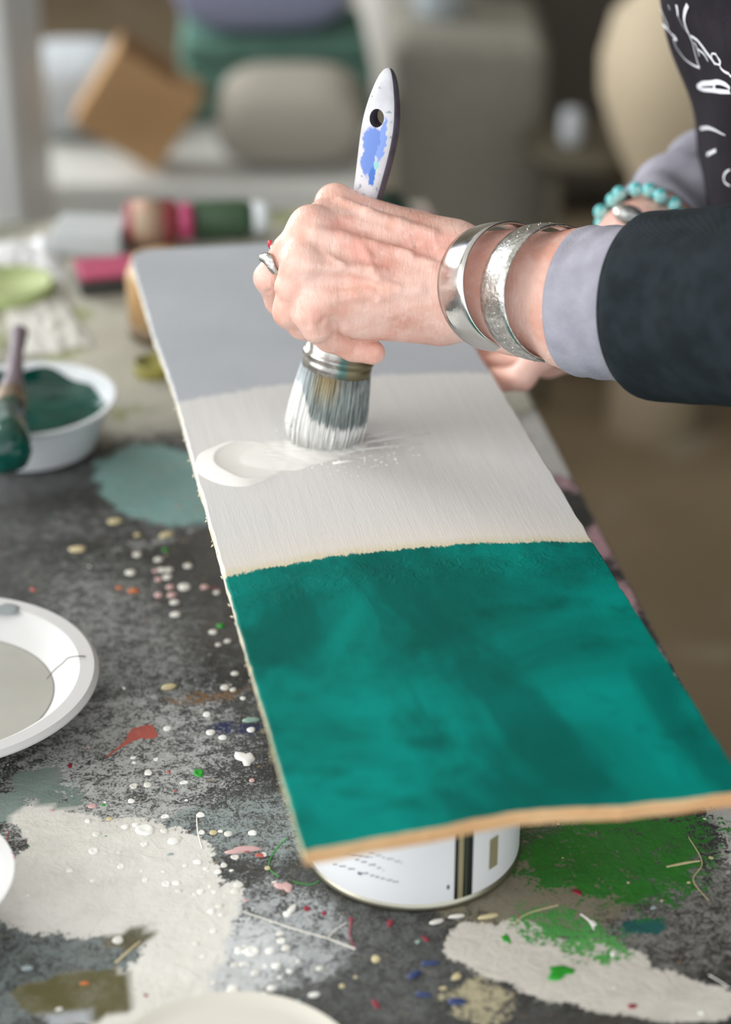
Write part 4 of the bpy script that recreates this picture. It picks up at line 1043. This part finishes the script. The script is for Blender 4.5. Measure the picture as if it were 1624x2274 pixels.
for s in (-1, 1):
    f8 = Field((0.22, 1.22 + s * .10 - .09, -0.01), (0.52, 1.22 + s * .10 + .09, 0.16), 0.006)
    f8.chain([(.46, 1.22 + s * .10, .042, .040), (.39, 1.22 + s * .10, .046, .042), (.30, 1.22 + s * .105, .036, .034)], 0.02)
    V, Q = f8.mesh(); V[:, 2] = np.maximum(V[:, 2], 0.001)
    me = np_mesh('shoe', laplace(V, Q, 1), Q, [simple('shoe_leather', '2a2624', 0.5)], PO); o = bpy.data.objects.new('shoe', me); COL.objects.link(o); o.parent = person

# ------------------------------------------------------------ jewellery
silver = NT('silver', 0.16, 1.0); silver.color(silver.mix(silver.noise(60, 3), 'dcdcda', 'cfcfcc')); silver.bump(silver.noise(110, 3), 0.25, 0.0008); silver.rough(silver.rng(silver.noise(60, 3), .3, .7, .12, .28))
silver2 = NT('etched_silver', 0.28, 1.0); silver2.color(silver2.mix(silver2.rng(silver2.noise(350, 3), 0.4, 0.6), 'd6d6d2', 'b4b4b0')); silver2.bump(silver2.noise(420, 4), 0.7, 0.0006)
def bangle(label, c, axis_cam, ra, rb, half, thick, mat, flare=0.0, dots=False, gap=R(40)):
    """open cuff: band round an axis given in camera axes"""
    cw = P(*c); ax = (cR * axis_cam[0] + cU * axis_cam[1] + cF * axis_cam[2]).normalized()
    u = (cU - ax * cU.dot(ax)).normalized(); v = ax.cross(u)
    o = thing('bangle', label, 'bracelet', cw, group=None)
    bm = bmesh.new(); n = 110; rings = []
    for i in range(n + 1):
        t = gap / 2 + (2 * math.pi - gap) * i / n     # gap faces away from the camera
        # t measured from the far side
        far = v if v.dot(cF) > 0 else -v
        d = far * math.cos(t) * rb + u * math.sin(t) * ra; dn = (far * math.cos(t) / rb + u * math.sin(t) / ra).normalized()
        w_ = half * (0.72 + 0.28 * math.sin((t) / 2) ** 2)
        sec = []
        for (a, h_) in ((-1, 0), (-.96, .7), (-.6, 1.0), (0, 1.15), (.6, 1.0), (.96, .7), (1, 0), (.8, -.3), (0, -.2), (-.8, -.3)):
            sec.append(d + ax * (w_ * a) + dn * (thick * h_))
        rings.append(sec)
    loft(bm, rings); mesh_obj('band', bm, mat, o)
    if dots:
        bm = bmesh.new()
        for i in range(4, n - 4, 2):
            t = gap / 2 + (2 * math.pi - gap) * i / n; far = v if v.dot(cF) > 0 else -v
            d = far * math.cos(t) * rb + u * math.sin(t) * ra; dn = (far * math.cos(t) / rb + u * math.sin(t) / ra).normalized()
            r0 = bmesh.ops.create_icosphere(bm, subdivisions=1, radius=0.0006)
            for vv in r0['verts']: vv.co = vv.co + d + dn * thick * 1.0 + ax * (0.0015 if i % 4 else -0.0015)
        mesh_obj('stamped_beads', bm, mat, o)['kind'] = 'stuff'
    return o
bangle('smooth shiny silver cuff bracelet nearest the hand', (1118, 637, 1.088), (0.56, -0.03, -0.78), 0.0326, 0.0350, 0.0108, 0.0013, silver.m)
bangle('etched silver cuff bracelet nearest the grey cuff', (1217, 650, 1.072), (0.56, -0.13, -0.78), 0.0344, 0.0365, 0.0098, 0.0013, silver2.m, dots=True)
# ring
rg = P(612, 588, 1.0995); o = thing('finger_ring', 'silver finger ring with a small red stone', 'ring', rg)
a_ = Vector(P(640, 560, 1.098)) - Vector(P(597, 617, 1.103)); a_.normalize(); u = (cF - a_ * cF.dot(a_)).normalized(); v = a_.cross(u)
bm = bmesh.new(); rings = []
for i in range(60):
    t = 2 * math.pi * i / 60; front = max(0, math.cos(t - R(150)))     # wide ornate front
    rad_ = 0.0087; w_ = 0.0010 + 0.0022 * front ** 2; dn = u * math.cos(t) + v * math.sin(t)
    cc_ = dn * rad_ + a_ * (0.0012 * math.sin(t * 3) * (0.3 + front))
    rings.append([cc_ + a_ * w_ * x + dn * y for x, y in ((-1, 0), (-.7, .0008), (0, .0013), (.7, .0008), (1, 0), (0, -.0006))])
loft(bm, rings, False, loop=True); mesh_obj('band', bm, silver2.m, o)
vs_ = 1 if v.dot(cU) > 0 else -1
bm = bmesh.new(); r0 = bmesh.ops.create_uvsphere(bm, u_segments=16, v_segments=10, radius=1)
dn = (v * vs_ * 0.85 - u * 0.35).normalized()
sp = Vector(P(600, 542, 1.097)) - Vector(rg)
for vv in bm.verts: vv.co = Vector((vv.co.x * .0015, vv.co.y * .0015, vv.co.z * .0024)) + sp
stn = NT('red_stone', 0.1); stn.color('c23a44'); mesh_obj('stone', bm, stn.m, o)
bm = bmesh.new(); tube(bm, [sp - cU * .0034 + cR * .002, sp - cU * .001 + cR * .0016, sp + cU * .001 + cR * .001], [.0024, .0021, .0012], 10); mesh_obj('setting', bm, silver.m, o)
# turquoise bead bracelet on the far wrist
wc = P(1432, 528, 1.282); o = thing('bead_bracelet', 'turquoise bead bracelet on the far wrist', 'bracelet', wc)
ax = (Vector(P(1420, 545, 1.275)) - Vector(P(1500, 480, 1.315))).normalized()
u = (cU - ax * cU.dot(ax)).normalized(); v = ax.cross(u)
tq = NT('turquoise_glass', 0.12, spec=0.7); tq.color(tq.mix(tq.rng(tq.noise(160, 2), 0.4, 0.62), '35b5b8', 'b8e2e0'))
bead0 = None
for i in range(21):
    t = 2 * math.pi * i / 21
    p = (u * math.cos(t) + v * math.sin(t)) * (0.0305 + 0.0012 * (i % 2)) + ax * (0.0022 * (1 if i % 2 else -1))
    if bead0 is None:
        bm = bmesh.new(); bmesh.ops.create_uvsphere(bm, u_segments=20, v_segments=12, radius=0.0047)
        bead0 = mesh_obj('bead', bm, tq.m, o); bead0.location = p
    else:
        b = bead0.copy(); COL.objects.link(b); b.parent = o; b.location = p
bm = bmesh.new(); cp = Vector(P(1398, 478, 1.235)) - wc
rings = []
for k in range(7):
    a = -1 + 2 * k / 6; rr_ = math.sqrt(max(0.02, 1 - a * a)); rings.append([cp + cR * (a * .010) - cU * (a * .002) + (cU * math.cos(2 * math.pi * i / 20) * .0065 + cF * math.sin(2 * math.pi * i / 20) * .004) * rr_ for i in range(20)])
loft(bm, rings); mesh_obj('silver_charm', bm, silver2.m, o)

# ------------------------------------------------------------ things on the far part of the table
def on_table(px, py): 
    p = T(px, py, TZ); return Vector((p.x, p.y, TZ))
def bottle(name, label, pa, pb, r_, body_c, cap_c, band_c=None):
    a, b = on_table(*pa), on_table(*pb); a.z = b.z = TZ + r_; d = (b - a); L_ = d.length; d.normalize()
    t = thing(name, label, 'bottle', a - Vector((0, 0, r_)))
    z = Vector((0, 0, r_)); up = Vector((0, 0, 1)); s = d.cross(up)
    def sec(bm, prof, n=32):
        loft(bm, [[z + d * x + (s * math.cos(2 * math.pi * i / n) + up * math.sin(2 * math.pi * i / n)) * q for i in range(n)] for x, q in prof])
    bm = bmesh.new(); sec(bm, [(0, r_ * .8), (.003, r_ * .97), (.006, r_), (L_ * .68, r_), (L_ * .76, r_ * .85), (L_ * .8, r_ * .5), (L_ * .84, r_ * .45)]); mesh_obj('bottle_body', bm, simple(name + '_plastic', body_c, 0.35, var=None), t)
    bm = bmesh.new(); sec(bm, [(L_ * .8, r_ * .78), (L_ * .81, r_ * .84), (L_ * .97, r_ * .80), (L_, r_ * .66)]); mesh_obj('cap', bm, simple(name + '_cap', cap_c, 0.35), t)
    if band_c:
        bm = bmesh.new(); sec(bm, [(L_ * .12, r_ * 1.01), (L_ * .55, r_ * 1.01)]); mesh_obj('label', bm, simple(name + '_label', band_c, 0.6, var='b58f7a', vscale=60), t)
bottle('paint_bottle', 'dark green paint bottle with white cap lying behind the board', (425, 530), (598, 524), 0.017, '3f5a41', 'dfe6ea')
bottle('paint_bottle', 'red paint bottle with cream label and magenta cap, lying behind the board', (280, 545), (432, 540), 0.020, '8e3a3f', 'b8456f', 'a5957e')
def box_thing(name, label, cat, px, py, s, ang, col, lid=None, bev=0.003, part='case', base_z=TZ, rough=0.6, var=None):
    p = T(px, py, base_z); t = thing(name, label, cat, (p.x, p.y, base_z), (0, 0, R(ang)))
    h = s[2]; lh = h * 0.22 if lid else 0
    bm = bmesh.new(); bbox(bm, (0, 0, (h - lh) / 2), (s[0], s[1], h - lh), bev); mesh_obj(part, bm, simple(name + '_' + part + '_' + col, col, rough, var=var), t, smooth=False)
    if lid:
        bm = bmesh.new(); bbox(bm, (0, 0, h - lh / 2), (s[0] * 1.02, s[1] * 1.02, lh), bev); mesh_obj('lid', bm, simple(name + '_lid', lid, 0.5), t, smooth=False)
    return t
box_thing('pencil_case', 'black case with a raspberry pink lid beside the board far corner', 'case', 240, 634, (0.050, 0.045, 0.018), 14, '3b3936', 'b04a68')
box_thing('cardboard_box', 'pale grey box lying on the far left of the table', 'box', 205, 548, (0.062, 0.05, 0.022), -6, 'b9bdbe', None)
# amber jar under the far corner of the board
p = on_table(372, 742); t = thing('amber_jar', 'amber jar with a dark base beside the grey end of the board', 'jar', p)
bm = bmesh.new(); lathe(bm, [(0.0, 0.0), (0.027, 0.0), (0.030, 0.002), (0.030, 0.012)], 48); mesh_obj('jar_base', bm, simple('dark_base', '54401f', 0.4), t)
bm = bmesh.new(); lathe(bm, [(0.030, 0.012), (0.030, 0.050), (0.028, 0.056), (0.025, 0.058), (0.025, 0.064), (0.0, 0.064)], 48); mesh_obj('jar_body', bm, simple('amber', 'ad8654', 0.35, var='c0a27c', vscale=15), t)
def lid_thing(name, label, cat, px, py, r_, h, col, rough=0.5, col2=None):
    p = on_table(px, py); t = thing(name, label, cat, p)
    bm = bmesh.new(); lathe(bm, [(0, 0), (r_ * .96, 0), (r_, h * .15), (r_, h * .9), (r_ * .97, h), (r_ * .88, h), (r_ * .86, h * .8), (0, h * .78)], 48); mesh_obj('lid_disc', bm, simple(name + col, col, rough, var=col2, vscale=40), t)
    return t
lid_thing('jar_lid', 'olive jar lid beside the left edge of the board', 'lid', 345, 828, 0.016, 0.010, '7d7c48', 0.4, 'a29a4c')
lid_thing('jar_lid', 'pale lime green lid at the far left', 'lid', 20, 655, 0.038, 0.012, 'a9b57e', 0.6, '98a56f')
# crumpled white paper, draped rag
def crumple(name, label, cat, px, py, sx, sy, h, ang, cols, base_z=TZ, seed=0, drop_=None):
    p = T(px, py, base_z); t = bpy.data.objects.new(name, None)
    bm = bmesh.new(); n = 34; vv = {}
    for i in range(n + 1):
        for j in range(n + 1):
            u, v = i / n * 2 - 1, j / n * 2 - 1; e = max(0, 1 - max(abs(u), abs(v)) ** 4)
            q = Vector((u * 2.2 + seed, v * 2.2, seed)); z = h * (0.35 + 0.65 * abs(mnoise.noise(q)) * 1.6) * e + 0.001
            vv[i, j] = bm.verts.new((sx * u * (1 + .12 * mnoise.noise(q * 1.4)), sy * v * (1 + .15 * mnoise.noise(q * 1.3 + Vector((4, 4, 4)))), z))
    for i in range(n):
        for j in range(n): bm.faces.new((vv[i, j], vv[i + 1, j], vv[i + 1, j + 1], vv[i, j + 1]))
    r_ = bmesh.ops.extrude_face_region(bm, geom=bm.faces[:])
    for g_ in r_['geom']:
        if isinstance(g_, bmesh.types.BMVert): g_.co.z = min(g_.co.z, 0.0)
    o = mesh_obj(name, bm, cols); o.location = (p.x, p.y, base_z); o.rotation_euler = (0, 0, R(ang)); tag(o, label, cat); bpy.data.objects.remove(t); return o
crumple('paper_towel', 'crumpled white paper at the far left edge of the table', 'paper', 40, 585, 0.035, 0.05, 0.014, 12, simple('paper_white', 'e0e0e2', 0.8), seed=2)
crumple('paper_scrap', 'off-white scrap of paper behind the teal bowl', 'paper', 100, 720, 0.026, 0.06, 0.004, 20, simple('paper_offwhite', 'c9c7c0', 0.8), seed=5)
crumple('cleaning_rag', 'dark green rag at the far corner of the table behind the hand', 'rag', 862, 468, 0.017, 0.025, 0.022, 12, fabric('green_rag', '2c4038', '24332d'), seed=8)

# ------------------------------------------------------------ furniture and things further back
def soft_box(bm, c, s, bev, seg=5, rot=None): bbox(bm, c, s, bev, seg, 0, rot)
def bgp(px, py, y): return on_plane_y(px, py, y)
# long pale bench
bench_m = simple('white_painted_wood', 'd6d6d2', 0.5, var='cbcbc5', vscale=6)
bn = thing('wooden_bench', 'long pale painted bench behind the table, cushions on top', 'bench', (-0.235, 2.98, 0))
bm = bmesh.new(); bbox(bm, (0, 0, 0.435), (0.50, 0.50, 0.03), 0.006); mesh_obj('seat', bm, bench_m, bn, smooth=False)
bm = bmesh.new(); bbox(bm, (0, -0.24, 0.35), (0.50, 0.018, 0.14), 0.004); mesh_obj('front_panel', bm, bench_m, bn, smooth=False)
for sx in (-1, 1):
    for sy in (-1, 1):
        bm = bmesh.new(); bbox(bm, (sx * .22, sy * .21, 0.21), (0.045, 0.04, 0.42), 0.005); mesh_obj('leg', bm, bench_m, bn, smooth=False)
def cushion(name, label, c, s, rot, col, cat='cushion', mats=None):
    bm = bmesh.new(); n = 22; top = {}; bot = {}
    for i in range(n + 1):
        for j in range(n + 1):
            u, v = i / n * 2 - 1, j / n * 2 - 1; e = (max(0, 1 - u ** 4) * max(0, 1 - v ** 4)) ** .5
            x, y = s[0] / 2 * u * (1 - .06 * v * v), s[1] / 2 * v * (1 - .06 * u * u)
            top[i, j] = bm.verts.new((x, y, s[2] / 2 * e)); bot[i, j] = top[i, j] if i in (0, n) or j in (0, n) else bm.verts.new((x, y, -s[2] / 2 * e))
    for i in range(n):
        for j in range(n):
            bm.faces.new((top[i, j], top[i + 1, j], top[i + 1, j + 1], top[i, j + 1])); bm.faces.new((bot[i, j + 1], bot[i + 1, j + 1], bot[i + 1, j], bot[i, j]))
    o = mesh_obj(name, bm, mats or fabric(name + col, col, col)); o.location = c; o.rotation_euler = tuple(R(a) for a in rot); tag(o, label, cat); return o
SZ = 0.4502
cushion('cushion', 'pale grey-white cushion at the left of the bench', (-.430, 2.99, SZ + .060), (0.17, 0.20, 0.12), (0, 0, 0), 'c3c8cc')
cushion('cushion', 'rounded beige-grey cushion at the right of the bench', (-.105, 2.85, SZ + .062), (0.215, 0.20, 0.122), (0, 0, 0), 'a39d92')
t = thing('blanket', 'folded sea-green blanket stacked behind the cushions on the bench', 'blanket', (-.14, 3.10, SZ), (0, 0, R(3)))
gbm = fabric('sea_green_wool', '668b7e', '5a7d71')
for k in range(3):
    bm = bmesh.new(); bbox(bm, (0.004 * (k % 2), 0.003 * k, .022 + .042 * k), (.30 - .01 * k, .20, .042), .018, 5); mesh_obj('fold', bm, gbm, t)
cushion('pillow', 'blue-grey pillow on top of the green blanket', (-.155, 3.105, SZ + .127 + .072), (0.27, 0.24, 0.145), (0, 0, 3), '8f93ad', 'pillow')
t = thing('cardboard_box', 'brown cardboard box standing on one corner against the cushions', 'box', (-.315, 2.80, 0.5425)); t.rotation_euler = (0, R(33), R(4))
bm = bmesh.new(); bbox(bm, (0, 0, 0), (0.135, 0.08, 0.125), 0.003); mesh_obj('box_body', bm, simple('kraft_card', 'c29c70', 0.8, var='b68f64', vscale=8), t, smooth=False)
bm = bmesh.new(); bbox(bm, (-0.02, 0, 0.0655), (0.09, 0.08, 0.004), 0.001); mesh_obj('flap', bm, simple('kraft_dark', '7f5c38', 0.8), t, smooth=False)
# white cupboard at the left
cu = thing('cupboard', 'white painted cupboard at the left edge behind the table', 'cupboard', (-.715, 2.50, 0))
wcp = simple('white_cupboard_paint', 'eceeee', 0.45)
bm = bmesh.new(); bbox(bm, (0, 0, .57), (.60, .28, 1.06), .012, 3); mesh_obj('carcass', bm, wcp, cu)
for s_ in (-1, 1):
    bm = bmesh.new(); bbox(bm, (s_ * .145, -.149, .57), (.27, .018, 1.0), .006); d_ = mesh_obj('door', bm, wcp, cu)
    bm = bmesh.new(); bmesh.ops.create_uvsphere(bm, u_segments=16, v_segments=10, radius=.012)
    for v in bm.verts: v.co += Vector((s_ * .03, -.168, .6))
    mesh_obj('knob', bm, simple('knob_white', 'd8d8d4', .3), d_)
for sx in (-1, 1):
    for sy in (-1, 1):
        bm = bmesh.new(); bbox(bm, (sx * .27, sy * .11, .02), (.04, .04, .04), .004); mesh_obj('foot', bm, wcp, cu)
pm = simple('cream_paint', 'cdc6ba', 0.6)
# post of an old cream column stool and a wrapped bundle behind
t = thing('pedestal', 'cream painted pedestal post standing behind the bench', 'pedestal', (-0.045, 3.50, 0))
bm = bmesh.new(); lathe(bm, [(0, 0), (.09, 0), (.09, .03), (.04, .06), (.026, .12), (.024, .50), (.036, .56), (.042, .62), (.042, .80), (.03, .84), (.06, .88), (.08, .90), (.08, .92), (0, .92)], 40); mesh_obj('post', bm, pm, t)
def pouf(name, label, cat, x, y, r_, h, col, z=0.0, prof=None, rough=0.8):
    t = thing(name, label, cat, (x, y, z))
    bm = bmesh.new(); lathe(bm, prof or [(0, 0), (r_ * .85, 0), (r_ * .96, h * .1), (r_, h * .3), (r_, h * .7), (r_ * .95, h * .9), (r_ * .8, h), (0, h * 1.02)], 48); mesh_obj(cat.split()[-1] + '_body', bm, simple(name + col, col, rough), t); return t
c = bgp(1482, 250, 2.9); pouf('floor_vase', 'tall round-bellied beige floor vase beside the apron', 'vase', c.x + .01, 2.9, .10, .6, 'b5a68d', prof=[(0, 0), (.07, 0), (.06, .30), (.055, .40), (.085, .46), (.108, .53), (.110, .58), (.095, .64), (.06, .675), (.045, .70), (.05, .72), (.04, .72)])
t = thing('ottoman', 'square taupe ottoman on the floor behind the brush handle', 'ottoman', (.165, 3.34, 0))
bm = bmesh.new(); bbox(bm, (0, 0, .27), (.25, .30, .50), .03, 5); mesh_obj('upholstered_body', bm, fabric('taupe_wool', '97948a', '8a877c', 90), t)
for sx in (-1, 1):
    for sy in (-1, 1):
        bm = bmesh.new(); tube(bm, [(sx * .09, sy * .11, 0), (sx * .09, sy * .11, .03)], [.012, .016], 12); mesh_obj('foot', bm, pm, t)
pouf('paint_tin', 'pale blue-grey tin standing on the taupe ottoman', 'tin', .12, 3.36, .042, .09, 'a9b0b4', z=.5202)
cushion('dust_sheet', 'bundled off-white dust sheet on the low shelf far back', (.10, 4.55, .29), (.24, .3, .56), (0, 0, 8), 'd8d6d0', 'sheet')
pouf('jam_jar', 'small white jar on the floor stool right of the ottoman', 'jar', .31, 3.02, .016, .05, 'c5cbd0', z=.4152)
t = thing('stool', 'low dark stool behind the bracelets', 'stool', (.34, 3.04, 0)); dkw = simple('stool_wood', '57503f', 0.6, var='4a4436', vscale=10)
bm = bmesh.new(); lathe(bm, [(0, .39), (.10, .39), (.105, .40), (.105, .41), (.10, .415), (0, .415)], 40); mesh_obj('seat', bm, dkw, t)
for a_ in (45, 135, 225, 315):
    bm = bmesh.new(); tube(bm, [(.095 * math.cos(R(a_)), .095 * math.sin(R(a_)), 0), (.07 * math.cos(R(a_)), .07 * math.sin(R(a_)), .392)], .011, 12); mesh_obj('leg', bm, dkw, t)
# dark cabinet in the background right
cb = thing('cabinet', 'dark brown low cabinet at the back right', 'cabinet', (0.52, 4.05, 0), (0, 0, R(4)))
dk = simple('dark_wood', '3b352c', 0.6, var='48433a', vscale=4)
bm = bmesh.new(); bbox(bm, (0, 0, .30), (.66, .42, .52), .01); mesh_obj('carcass', bm, dk, cb, smooth=False)
for s in (-1, 1):
    bm = bmesh.new(); bbox(bm, (s * .16, -.215, .30), (.30, .018, .46), .004); d_ = mesh_obj('door', bm, simple('dark_door', '403a31', 0.55), cb, smooth=False)
    bm = bmesh.new(); bmesh.ops.create_uvsphere(bm, u_segments=16, v_segments=10, radius=.012)
    for v in bm.verts: v.co += Vector((s * .04, -.235, .34))
    mesh_obj('knob', bm, simple('brass', 'a08a58', 0.3, 1.0), d_)
for sx in (-1, 1):
    for sy in (-1, 1):
        bm = bmesh.new(); bbox(bm, (sx * .29, sy * .17, .02), (.04, .04, .04), .004); mesh_obj('foot', bm, dk, cb, smooth=False)
